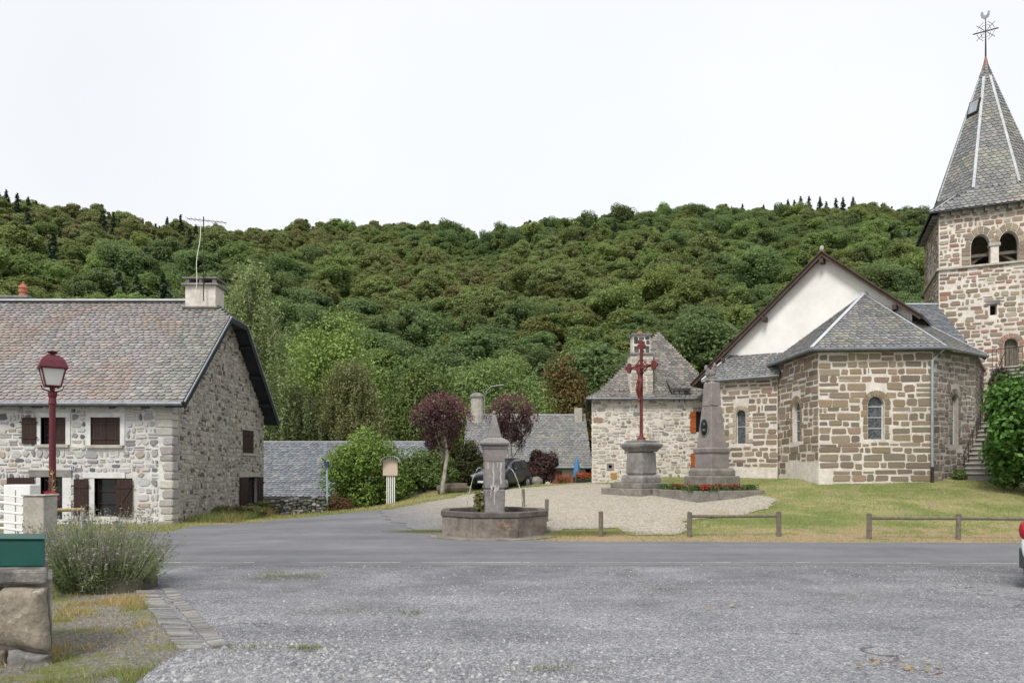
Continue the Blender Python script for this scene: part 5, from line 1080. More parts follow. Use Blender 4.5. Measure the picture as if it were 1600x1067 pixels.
# bed flowers
def posies(name, label, n, fn, par=None, kind='stuff', pal=None, size=.05, hgt=(.1, .3)):
    Pn = np.array([fn() for _ in range(n)]); Pn[:, 2] += rng.uniform(hgt[0], hgt[1], n); V, Fq, col = leaves(Pn, rng.normal(size=(n, 3))+np.array([0, -.3, .6]), size, .9, pal); o = bpy.data.objects.new(name, mesh_np(name, V-np.array(OFF[par]), Fq, mt['grass'], col)); put(o, par, kind=kind); return o
def onbed(edge=1.):
    i = random.choice((0, 1)); a, b_ = kb_[i], kb_[i+1]; t_ = random.random(); q = a.lerp(b_, t_); d = (b_-a).normalized(); return (q.x-d.y*(.2+random.random()*.75*edge), q.y+d.x*(.2+random.random()*.75*edge), bz-.06)
posies('bed_leaves', '', 4200, onbed, fb, pal=[(.06,.12,.03), (.09,.15,.04), (.12,.16,.07)], size=.055, hgt=(.02, .26))
RED = [(.33,.03,.03), (.42,.06,.045), (.28,.025,.03), (.4,.14,.09)]
hot = [(random.random(), random.choice((0, 1))) for _ in range(16)]
def onred():
    t_, i = random.choice(hot); a, b_ = kb_[i], kb_[i+1]; q = a.lerp(b_, min(1, max(0, t_+random.uniform(-.03, .03)))); d = (b_-a).normalized(); w = .25+random.random()*.4; return (q.x-d.y*w, q.y+d.x*w, bz-.02)
posies('bed_blossoms', '', 900, onred, fb, pal=RED, size=.05, hgt=(.08, .26))
posies('trough_leaves', '', 500, lambda: (random.uniform(3.75, 4.7), random.uniform(40.1, 40.5), 1.2), pt, pal=GREEN, size=.06, hgt=(0, .3)); posies('trough_blossoms', '', 260, lambda: (random.uniform(3.75, 4.7), random.uniform(40.05, 40.5), 1.25), pt, pal=[(.5,.09,.03), (.4,.04,.03), (.55,.2,.12)], size=.07, hgt=(.05, .42))
fp = root('red_planter', (2.9, 40.5, .8), 'pot of coral red flowers in front of the cottage door', 'planter'); MB().stack(3.0, 40.4, [(.2, .5), (.27, 1.0)], 10).build('pot', mt['iron_red'], fp)
posies('blossoms', '', 220, lambda: (random.uniform(2.7, 3.4), random.uniform(40.2, 40.6), 1.0), fp, pal=[(.5,.08,.05), (.45,.12,.1)], size=.06, hgt=(.0, .5)); posies('leaves', '', 200, lambda: (random.uniform(2.7, 3.4), random.uniform(40.2, 40.6), 1.0), fp, pal=GREEN, size=.06, hgt=(.0, .4))

# lavender in the foreground
lv = root('lavender_bush', (-6.25, 10.6, 0), 'big grey-green lavender bush with faded flower spikes, beside the street lamp', 'bush')
n = 4600; nbn = 70; bi = rng.integers(0, nbn, n); bth = rng.uniform(0, 2*math.pi, nbn); brr = np.sqrt(rng.uniform(0, 1, nbn)); bl = rng.uniform(.6, 1.15, nbn)*(1-.12*brr); bt = brr*rng.uniform(.25, .85, nbn)
th_ = bth[bi]+rng.normal(size=n)*.12; rr = np.clip(brr[bi]+rng.normal(size=n)*.09, 0, 1.1); bx = -6.35+rr*np.cos(th_)*.58; by = 10.6+rr*np.sin(th_)*.5
tilt = bt[bi]+rng.normal(size=n)*.12; L_ = bl[bi]*rng.uniform(.5, 1.2, n); az = th_+rng.normal(size=n)*.3
dirv = np.stack([np.sin(tilt)*np.cos(az)+.04, np.sin(tilt)*np.sin(az), np.cos(tilt)], 1); base_ = np.stack([bx, by, np.full(n, .02)], 1); tip = base_+dirv*L_[:, None]; side = np.cross(dirv, rng.normal(size=(n, 3))); side /= np.linalg.norm(side, axis=1, keepdims=True); w = .0038
V = np.stack([base_-side*w, base_+side*w, tip+side*w*.5, tip-side*w*.5], 1).reshape(-1, 3); Fq = np.arange(4*n).reshape(n, 4); col = np.array([(.24,.28,.14), (.27,.30,.18), (.2,.25,.11)])[rng.integers(0, 3, n)]*rng.uniform(.7, 1.3, (n, 1))
stems_ = (V, Fq, col)
k = 26000; i_ = rng.integers(0, n, k); s = rng.uniform(.05, 1., (k, 1))**.8*.66; Pn = base_[i_]*(1-s)+tip[i_]*s+rng.normal(size=(k, 3))*.02; fol = leaves(Pn, rng.normal(size=(k, 3)), .017, 2.0, [(.18,.235,.095), (.22,.275,.14), (.24,.275,.20), (.14,.19,.075)])
keep = np.where(rng.uniform(size=n) < .30)[0]; k2 = 9; i2 = np.repeat(keep, k2); s2 = rng.uniform(.9, 1.08, (len(i2), 1)); Pn = base_[i2]*(1-s2)+tip[i2]*s2+rng.normal(size=(len(i2), 3))*.006
spk = leaves(Pn, rng.normal(size=(len(i2), 3)), .014, 1.5, [(.27,.24,.255), (.33,.30,.30), (.21,.185,.185), (.38,.35,.33)])
for nm, (V, Fq, col) in (('stems', cat_(stems_, fol)), ('flower_spikes', spk)): o = bpy.data.objects.new(nm, mesh_np(nm, V-np.array(OFF[lv]), Fq, mt['leaf'], col)); put(o, lv)
MB().ell((-6.25, 10.6, .12), (.7, .55, .5), 14, 8, .1).build('woody_base', M('lavender_wood', (.12,.10,.075), (.08,.08,.055), sc=12), lv)

# ================================================================== forest on the hill
def proto(name, h, R, pal, seed_n, size, trunk=.25):
    cs, rr, cores = [], [], []
    for k in range(5):       # a crown of several uneven lobes
        a = rng.uniform(0, 6.28); q = R*rng.uniform(.25, .6)*(k > 0); ch = h*(1-trunk)*rng.uniform(.28, .42); c = np.array((q*math.cos(a), q*math.sin(a), h*trunk+ch+(h*(1-trunk)-2*ch)*(rng.uniform(.1, .8) if k else 1.))); Rv = np.array((R*.62, R*.62, ch))*rng.uniform(.75, 1.1)
        c2 = crown_centers(seed_n//4, c, Rv, -.45); cs += c2; rr += [Rv*np.array((.34, .34, .22))*rng.uniform(.4, 1.5) for _ in c2]; cores.append((c, Rv*.7))
    a = clumps(cs, rr, 220, size, .85, pal, .6); b_ = clumps([c for c, _ in cores], [r for _, r in cores], 120, size*1.3, .85, pal, shell=.3); V, Fq, col = cat_(a, b_)
    o = bpy.data.objects.new(name, mesh_np(name, V, Fq, mt['forestleaf'], col)); return o
def conifer_mesh(name, h, R, pal, n=34, per=60):
    Pn, N = [], []
    for k in range(n):
        t = k/n; z = h*(.06+.94*t); r = R*(1-t)**.85*rng.uniform(.8, 1.15)+.05; nb = max(3, int(9*(1-t)+3))
        for j in range(nb):
            a = rng.uniform(0, 2*math.pi); m = max(6, int(per*(1-t)/nb*2)+4); s = rng.uniform(0, 1, m); Pn.append(np.stack([r*s*math.cos(a)+rng.normal(size=m)*.12*r, r*s*math.sin(a)+rng.normal(size=m)*.12*r, z-.22*r*s+rng.normal(size=m)*.12], 1)); N.append(np.tile([math.cos(a)*.4, math.sin(a)*.4, 1.], (m, 1))+rng.normal(size=(m, 3))*.5)
    V, Fq, col = leaves(np.concatenate(Pn), np.concatenate(N), .34*h/14, 1.3, pal); return mesh_np(name, V, Fq, mt['needle'], col)
fc = bpy.data.collections.new('forest_kinds')
FP = [[tuple(1.8*x for x in q) for q in p_] for p_ in [[(.10,.135,.045), (.12,.158,.053), (.084,.115,.04)], [(.122,.145,.054), (.14,.162,.063), (.102,.124,.047)], [(.086,.122,.048), (.10,.14,.056), (.074,.106,.043)], [(.128,.128,.058), (.115,.12,.053), (.138,.13,.062)], [(.108,.142,.047), (.126,.165,.056), (.09,.122,.041)], [(.125,.17,.055), (.142,.19,.064)]]]
for i, pal in enumerate(FP): fc.objects.link(proto('k%02d' % i, 10+(i % 3)*1.2, 3.4+.5*(i % 3), pal, 52, .2, .10+.04*(i % 3)))
o = bpy.data.objects.new('k06', conifer_mesh('k06', 14, 2.8, [(.05,.08,.042), (.062,.095,.05), (.042,.068,.037)])); fc.objects.link(o)
pts, idx, scl, rot = [], [], [], []
Yf = 74.
while Yf < 372:
    sp_ = 3.3+Yf*.003; xw = Yf*.98+20; X = -xw
    while X < xw:
        x = X+random.uniform(-.45, .45)*sp_; y = Yf+random.uniform(-.45, .45)*sp_; a = x/y
        if y < ridge(a)+14:
            pts.append((x, y, zg(x, y)-.6)); k = nz2(x, y, .012, 4)+random.uniform(-.35, .35); kc = nz2(x, y, .02, 40)
            j = 6 if (a < -.42 and random.random() < .28 and kc > -.1) or random.random() < .015 else 3 if k > .47 else 1 if k > .1 else 2 if k < -.32 else 5 if random.random() < .12 else random.choice((0, 4))
            idx.append(j); s = random.choice((.42, .55, .65, .7, .8, .95))*random.uniform(.88, 1.12)*(1.1 if a < -.4 else 1)*(.8 if j == 6 else 1); w_ = 1. if j == 6 else random.uniform(1.15, 1.6); scl.append((s*w_, s*w_*random.uniform(.85, 1.15), s*random.uniform(.8, 1.3))); rot.append((0, 0, random.uniform(0, 6.28)))
        X += sp_
    Yf += sp_*.9
me = bpy.data.meshes.new('hillside_forest'); me.from_pydata(pts, [], []); n = len(pts)
me.attributes.new('kidx', 'INT', 'POINT').data.foreach_set('value', np.array(idx, dtype=np.int32)); me.attributes.new('kscl', 'FLOAT_VECTOR', 'POINT').data.foreach_set('vector', np.array(scl, dtype=np.float32).ravel()); me.attributes.new('krot', 'FLOAT_VECTOR', 'POINT').data.foreach_set('vector', np.array(rot, dtype=np.float32).ravel())
fo_ = bpy.data.objects.new('hillside_forest', me); put(fo_, label='mixed green forest covering the whole hillside', cat='forest', kind='stuff')
ng = bpy.data.node_groups.new('forest', 'GeometryNodeTree'); ng.interface.new_socket('Geometry', in_out='INPUT', socket_type='NodeSocketGeometry'); ng.interface.new_socket('Geometry', in_out='OUTPUT', socket_type='NodeSocketGeometry')
N_ = ng.nodes.new; gi, go = N_('NodeGroupInput'), N_('NodeGroupOutput'); ip = N_('GeometryNodeInstanceOnPoints'); ci = N_('GeometryNodeCollectionInfo'); ci.inputs['Collection'].default_value = fc; ci.inputs['Separate Children'].default_value = True; ci.inputs['Reset Children'].default_value = True
def na(nm, ty): q = N_('GeometryNodeInputNamedAttribute'); q.data_type = ty; q.inputs['Name'].default_value = nm; return [s for s in q.outputs if s.enabled and s.name == 'Attribute'][0]
ip.inputs['Pick Instance'].default_value = True; K = ng.links.new; K(gi.outputs[0], ip.inputs['Points']); K(ci.outputs[0], ip.inputs['Instance']); K(na('kidx', 'INT'), ip.inputs['Instance Index']); K(na('kscl', 'FLOAT_VECTOR'), ip.inputs['Scale']); K(na('krot', 'FLOAT_VECTOR'), ip.inputs['Rotation']); K(ip.outputs[0], go.inputs[0])
fo_.modifiers.new('scatter', 'NODES').node_group = ng
# spruces one can tell apart
sp_me = [conifer_mesh('spruce', 14, 3.1, [(.055,.085,.045), (.065,.10,.052), (.045,.07,.038)]), conifer_mesh('spruce', 14, 3.0, [(.05,.08,.042), (.062,.095,.05)], 30, 70)]
tk = MB().tube([(0, 0, -1), (0, 0, 6), (0, 0, 13.5)], [.28, .18, .03], 7).mesh('trunk', mt['bark'])
def spruce(px, yt, D, label, group, kind=0, hmin=9):
    x = (px-800)/F*D; z = zg(x, D); h = max(hmin, CH+(HZ-yt)/F*D-z); t = root('spruce_tree', (x, D, z), label, 'tree', group); t.rotation_euler.z = random.uniform(0, 6); t.scale = (max(.75, h/14),)*2+(h/14,)
    put(bpy.data.objects.new('crown', sp_me[kind]), t); put(bpy.data.objects.new('trunk', tk), t)
for px, yt in ((1143, 322), (1160, 318), (1193, 319), (1211, 318), (1221, 316), (1231, 311), (1241, 312), (1251, 306), (1264, 306), (1281, 307), (1291, 314), (1306, 309), (1317, 308), (1333, 307)):
    spruce(px, yt, ridge((px-800)/F)-6+random.uniform(-4, 3), 'dark spruce spiking above the ridge line left of the church spire', 'spruces on the right ridge', 0)
for px, yt in ((10, 296), (27, 301), (44, 307), (56, 313), (117, 330), (130, 331)): spruce(px, yt, ridge((px-800)/F)-5, 'tall dark spruce on the ridge at the far left', 'spruces on the left ridge', 0)
for px, yt, D, lab in ((741, 368, 300, 'lone dark spruce standing high on the middle of the hill'), (60, 358, 165, 'broad dark spruce on the slope above the left chimney pot'), (176, 398, 140, 'dark spruce upslope of the left house ridge, left one of the row'), (187, 424, 120, 'dark spruce nearest the left house ridge'), (215, 430, 118, 'dark spruce just above the slate ridge, right one of the pair'), (255, 425, 120, 'blue-dark spruce left of the big chimney')): spruce(px, yt, D, lab, None, 1)

# ================================================================== lamps, signs, posts, fences
lx, ly = (82-800)/F*14, 14.
lp = root('street_lamp', (lx, ly, 0), 'maroon street lamp with four-sided lantern in front of the stone house', 'street lamp'); LZ = lambda py: CH+(HZ-py)/F*14
MB().stack(lx, ly, [(.11, -.05), (.11, .5), (.068, .6), (.056, LZ(640)), (.055, LZ(632)), (.075, LZ(631)), (.068, LZ(628)), (.062, LZ(622)), (.08, LZ(618)), (.085, LZ(613)), (.05, LZ(611)), (.028, LZ(609)), (.025, LZ(603))], 12).build('post', mt['maroon'], lp, smooth=False)
mb = MB()
for k in range(4): a = math.pi/4+k*math.pi/2; mb.tube([(lx+.04*math.cos(a), ly+.04*math.sin(a), LZ(612)), (lx+.17*math.cos(a), ly+.17*math.sin(a), LZ(609)), (lx+.2*math.cos(a), ly+.2*math.sin(a), LZ(603))], .014, 6)
mb.build('bracket', mt['maroon'], lp)
la_ = R_(40); l0, l1 = LZ(603.5), LZ(576)
MB().stack(lx, ly, [(.125, l0+.015), (.2, l1-.01)], 4, la_).build('lantern_glass', mt['lampglass'], lp)
mb = MB(); k_ = math.sqrt(2)
for k in range(4):
    a = la_-math.pi/2+math.pi/4+k*math.pi/2; a2 = a+math.pi/2; q = lambda r, t, z: Vector((lx+r*k_*math.cos(t), ly+r*k_*math.sin(t), z))
    mb.tube([q(.132, a, l0), q(.208, a, l1)], .016, 6); mb.tube([q(.132, a, l0), q(.132, a2, l0)], .018, 6); mb.tube([q(.208, a, l1), q(.208, a2, l1)], .02, 6)
mb.build('lantern_frame', mt['maroon'], lp)
MB().stack(lx, ly, [(.245, l1-.01), (.25, l1+.02), (.2, l1+.16), (.15, l1+.235), (.11, l1+.25), (.11, l1+.265), (.05, l1+.27), (.04, l1+.3), (.085, l1+.33), (.09, l1+.345), (.02, l1+.355)], 4, la_).build('lantern_roof', mt['maroon'], lp)
# white box, concrete gatepost, white rail fence at the left edge
bxr = root('meter_box', (-10.0, 13.2, .6), 'white utility box behind the concrete gatepost', 'utility box'); MB().box((5-800)/F*13.2, (47-800)/F*13.2, 13.2, 13.5, .2, CH+(HZ-757)/F*13.2).build('cabinet', mt['white'], bxr, bevel=.02); MB().box((24-800)/F*13.2, (24.6-800)/F*13.2, 13.185, 13.199, .5, 1.45).build('door_seam', mt['concrete'], bxr)
gx0, gx1 = (35-800)/F*11, (68.5-800)/F*11
gpst = root('concrete_gatepost', ((gx0+gx1)/2, 11.15, 0), 'square weathered concrete gatepost left of the lavender', 'gatepost'); MB().box(gx0, gx1, 11, 11.34, -.1, CH-42/F*11).build('post', mt['concrete'], gpst, bevel=.02); MB().box(gx0-.02, gx1+.02, 10.98, 11.36, CH-42/F*11, CH-40/F*11).build('cap', mt['concrete'], gpst, bevel=.015)
gt = root('white_rail_gate', (-8.6, 11.2, 0), 'white peeling tubular rail gate left of the gatepost', 'gate')
for k, (ya, yb2) in enumerate(((772, 777), (783, 789), (797, 803), (816, 818), (823, 829))): MB().tube([P(-60, ya-6, 11.3), P(36, yb2, 11.15)], .022 if k else .012, 8).build('rail', mt['white'], gt)
MB().tube([P(-50, 760, 11.3), P(-50, 850, 11.3)], .025, 8).build('upright', mt['white'], gt)
yt_ = root('yellow_barrier', (-8, 11.6, 0), 'rusty yellow horizontal tube barrier between gatepost and lavender', 'barrier'); MB().tube([P(70, 797, 11.5), P(131, 796, 11.9)], .03, 8).build('bar', M('rusty_yellow_paint', (.42,.30,.07), (.45,.42,.36), sc=6), yt_)
for px, D in ((73, 11.5), (128, 11.9)): q = P(px, 797, D); MB().tube([q, (q.x, q.y, 0)], .026, 8).build('post', mt['white'], yt_)
hk = root('hollyhock', ((77-800)/F*12, 12., 0), 'slender hollyhock with pink flowers in front of the lamp post', 'flower'); hx = OFF[hk].x
MB().tube([(hx, 12, 0), (hx+.03, 12, .9), (hx+.06, 12, 1.82)], [.012, .009, .004], 6).build('stem', M('stem_green', (.2,.24,.08)), hk)
posies('flowers', '', 46, lambda: (hx+random.uniform(-.09, .14), 12+random.uniform(-.08, .08), random.uniform(1.1, 1.42)), hk, None, [(.5,.03,.12), (.42,.02,.1), (.55,.1,.2)], .045, (0, .1)); posies('leaves', '', 60, lambda: (hx+random.uniform(-.05, .12), 12+random.uniform(-.08, .08), random.uniform(.9, 1.8)), hk, None, [(.3,.32,.09), (.2,.26,.07)], .035, (0, .05))
# information board
ix, iy = (611-800)/F*32, 32.; iz = zg(ix, iy); IZ = lambda py: CH+(HZ-py)/F*32; ir = root('information_board', (ix, iy, iz), 'blank sand-coloured notice board with arched hood on white bars', 'notice board')
for k in range(5): x = (604.5+k*2.9-800)/F*32; MB().box(x-.022, x+.022, iy, iy+.05, iz-.1, IZ(713)).build('bar', mt['white'], ir)
MB().box((598.5-800)/F*32, (621.5-800)/F*32, iy-.06, iy-.02, IZ(743), IZ(718)).build('panel', mt['sandy'], ir, bevel=.012)
mb = MB(); nA = 14; vs = []
for k in range(nA+1):
    t = math.pi*(.02+.96*k/nA); 
    for r, yy in ((.47, -.3), (.47, .22), (.45, .22), (.45, -.3)): vs.append((ix+r*math.cos(t), iy+yy, IZ(724.5)+r*.80*math.sin(t)))
mb.add(vs, [(k*4+j, k*4+(j+1) % 4, k*4+4+(j+1) % 4, k*4+4+j) for k in range(nA) for j in range(4)]+[(0,1,2,3), (nA*4+3, nA*4+2, nA*4+1, nA*4)]); mb.build('arched_hood', mt['zinc_pale'], ir)
# blue sign pole
bp = Vector(gbase(511, 28.6)); bs_ = root('blue_sign_pole', bp, 'thin pale blue pole with a small dark blue sign seen edge-on', 'sign'); MB().tube([bp-Vector((0,0,.1)), bp+Vector((0, 0, 2.2))], .032, 8).build('pole', M('pale_blue_paint', (.36,.48,.56), (.3,.42,.5)), bs_)
MB().box(bp.x-.07, bp.x+.05, bp.y-.1, bp.y+.1, bp.z+1.9, bp.z+2.15).build('sign_plate', simple('dark_blue_enamel', (.02,.05,.13)), bs_)
# far street light
fl_ = Vector(gbase(757, 53)); fs_ = root('far_street_light', fl_, 'thin curved street light rising behind the cottage roof', 'street lamp'); hz2 = CH+(HZ-612)/F*53; MB().tube([fl_, (fl_.x, 53, hz2-.6), (fl_.x+.1, 53, hz2), (fl_.x+.5, 53, hz2+.4), (fl_.x+1.2, 53, hz2+.52)], .028, 8).build('pole', mt['zinc_pale'], fs_); MB().box(fl_.x+1.15, fl_.x+1.5, 52.9, 53.1, hz2+.48, hz2+.56).build('lamp_head', mt['zinc_pale'], fs_, bevel=.03)
# timber posts and rails
def post_mesh(h, r=.065):
    mb = MB(); mb.tube([(0, 0, -.3), (0, 0, h-.015), (.004, 0, h)], [r, r*.97, r*.82], 10); return mb.mesh('post', mt['greywood'])
pm_ = post_mesh(.68)
for px, py, lab, hh in ((939, 838, 'low round timber bollard at the grass edge right of the fountain', 1.), (853.5, 815, 'round timber bollard touching the right side of the fountain basin', 1.05), (818, 792, 'round timber bollard behind the fountain, under the right water jet', 1.)):
    x, y = gat(px, py); o = bpy.data.objects.new('timber_bollard', pm_); o.location = (x, y, zg(x, y)); o.rotation_euler = (random.uniform(-.03, .03), random.uniform(-.03, .03), random.random()*6); o.scale.z = hh; put(o, label=lab, cat='bollard', group='timber bollards by the fountain')
def rail_fence(pxs, label):
    ps_ = [gat(px, py) for px, py in pxs]; t = root('timber_rail_fence', (*ps_[0], zg(*ps_[0])), label, 'fence', 'timber rail fences along the lawn'); tops = []
    for x, y in ps_:
        z = zg(x, y); o = bpy.data.objects.new('post', pm_); o.location = Vector((x, y, z))-OFF[t]; o.rotation_euler = (random.uniform(-.03, .03), random.uniform(-.03, .03), random.random()*6); put(o, t); tops.append(Vector((x, y+.02, z+.56)))
    for a, b_ in zip(tops, tops[1:]): MB().tube([a+(a-b_).normalized()*.04, (a+b_)/2+Vector((0, .02, -.01)), b_], [.045, .042, .043], 8).build('rail', mt['greywood'], t)
rail_fence([(1077, 839), (1217, 838)], 'short timber rail fence of two posts by the flower bed lawn'); rail_fence([(1358, 842), (1497, 843), (1640, 844)], 'longer timber rail fence running out of frame at right')

# ================================================================== stone pier, green box, drain
pr2 = root('stone_pier', (-5.6, 6.7, 0), 'rough masonry pier with flat coping stone at the bottom left', 'pier'); px1 = (83-800)/F*6.5
st = Stones(); f = frame((-7.2, 6.5, 0), (1, 0, 0), (0, -1, 0)); lw = px1+7.2; SK = lambda x0, x1, y0, y1, z0, z1: MB().prism([(x0, y0, z0), (x1, y0, z0), (x1-.67*(y1-y0), y1, z0), (x0, y1, z0)], (0, 0, z1-z0))
SK(-7.2, px1-.03, 6.53, 7.2, -.1, .8).build('core', mt['mortar_grey'], pr2)
PP = [(.27,.235,.185), (.22,.20,.17), (.30,.25,.19), (.12,.115,.11), (.19,.18,.17)]
ROCK = M('lichened_rock', (0,0,0), attr=True, var=.55, sc=2.5, bump=1., bs=14, spots=((.40,.37,.31), 4.5, .57))
def big(pts, c, d=.09):
    n = len(pts); cu, cv = sum(p[0] for p in pts)/n, sum(p[1] for p in pts)/n; bd = []
    for (a, b_), (a2, b2_) in zip(pts, pts[1:]+pts[:1]):
        for k in range(5): bd.append((a+(a2-a)*k/5+random.uniform(-.012, .012), b_+(b2_-b_)*k/5+random.uniform(-.012, .012)))
    vs = []; N = len(bd)
    for r, dd in ((1., -.03), (.985, .35), (.9, .8), (.72, 1.), (.5, 1.05), (.25, 1.)):
        for (u, v) in bd: a, b_ = cu+(u-cu)*r, cv+(v-cv)*r; vs.append(f(a, b_, d*dd+(.03*nz2(a*4, b_*4, 1, 3)+.022*nz2(a*11, b_*11, 1, 5)+.012*nz2(a*26, b_*26, 1, 8) if r < .99 else 0)))
    return MB().add(vs, [(j_*N+i_, j_*N+(i_+1) % N, (j_+1)*N+(i_+1) % N, (j_+1)*N+i_) for j_ in range(5) for i_ in range(N)]+[tuple(range(5*N, 6*N))], c)
for pts_, c_ in (([(lw-.60, .2), (lw-.02, .13), (lw-.05, .45), (lw-.06, .74), (lw-.45, .73), (lw-.58, .6)], PP[0]), ([(lw-.9, .48), (lw-.64, .5), (lw-.5, .74), (lw-.95, .75)], PP[3]), ([(lw-1.0, .12), (lw-.63, .2), (lw-.62, .46), (lw-1.0, .44)], PP[1]), ([(lw-.42, -.06), (lw+.0, -.06), (lw-.02, .1), (lw-.4, .15)], PP[4]), ([(lw-1.0, -.08), (lw-.45, -.06), (lw-.44, .14), (lw-.98, .09)], PP[2]), ([(lw-1.6, .42), (lw-1., .46), (lw-.98, .75), (lw-1.6, .75)], PP[2]), ([(lw-1.7, .0), (lw-1.03, .0), (lw-1.04, .42), (lw-1.7, .4)], PP[0])): big(pts_, c_).build('stone', ROCK, pr2, smooth=True)
SK(-7.2, px1+.0, 6.42, 7.3, .77, .905).build('coping', M('weathered_coping', (.30,.28,.25), (.12,.115,.11), sc=4, var=.45, bump=.9, bs=22, spots=((.46,.44,.40), 5, .6)), pr2, bevel=.025)
gb = root('green_metal_box', (-5.5, 6.8, .91), 'dark green enamelled metal box on top of the stone pier', 'box'); SK(-7.0, (69.5-800)/F*6.6, 6.6, 7.0, .908, CH-110/F*6.6).build('body', mt['teal'], gb, bevel=.012); SK(-7.0, (70.2-800)/F*6.58, 6.58, 7.02, CH-110/F*6.6+.002, CH-106.5/F*6.6).build('lid', mt['teal'], gb, bevel=.008)
dc = root('drain_gutter', (-4.7, 8.6, 0), 'two rows of stone setts edging a drain channel beside the gravel', 'drain')
def setts(p0, p1, n, wd, sk):
    a, b_ = Vector((*gat(*p0), 0)), Vector((*gat(*p1), 0)); d = (b_-a)/n; nn = Vector((-d.y, d.x, 0)).normalized()
    for k in range(n):
        q = a+d*k; g = .012; w = wd*random.uniform(.9, 1.08); sk_ = d.normalized()*sk*random.uniform(.7, 1.2); z = .02+random.uniform(0, .02)
        MB().prism([q+d*.04-nn*w/2-sk_+Vector((0,0,-.05)), q+d*.92-nn*w/2-sk_+Vector((0,0,-.05)), q+d*.92+nn*w/2+sk_+Vector((0,0,-.05)), q+d*.04+nn*w/2+sk_+Vector((0,0,-.05))], (random.uniform(-.004, .004), 0, .05+z), rnd_col([(.25,.243,.235), (.21,.205,.2), (.29,.28,.265), (.18,.178,.176)])).build('sett', mt['stone'], dc, bevel=.006)
setts((262, 922), (345, 1013), 34, .17, .0); setts((228, 926), (300, 1016), 48, .24, .09)

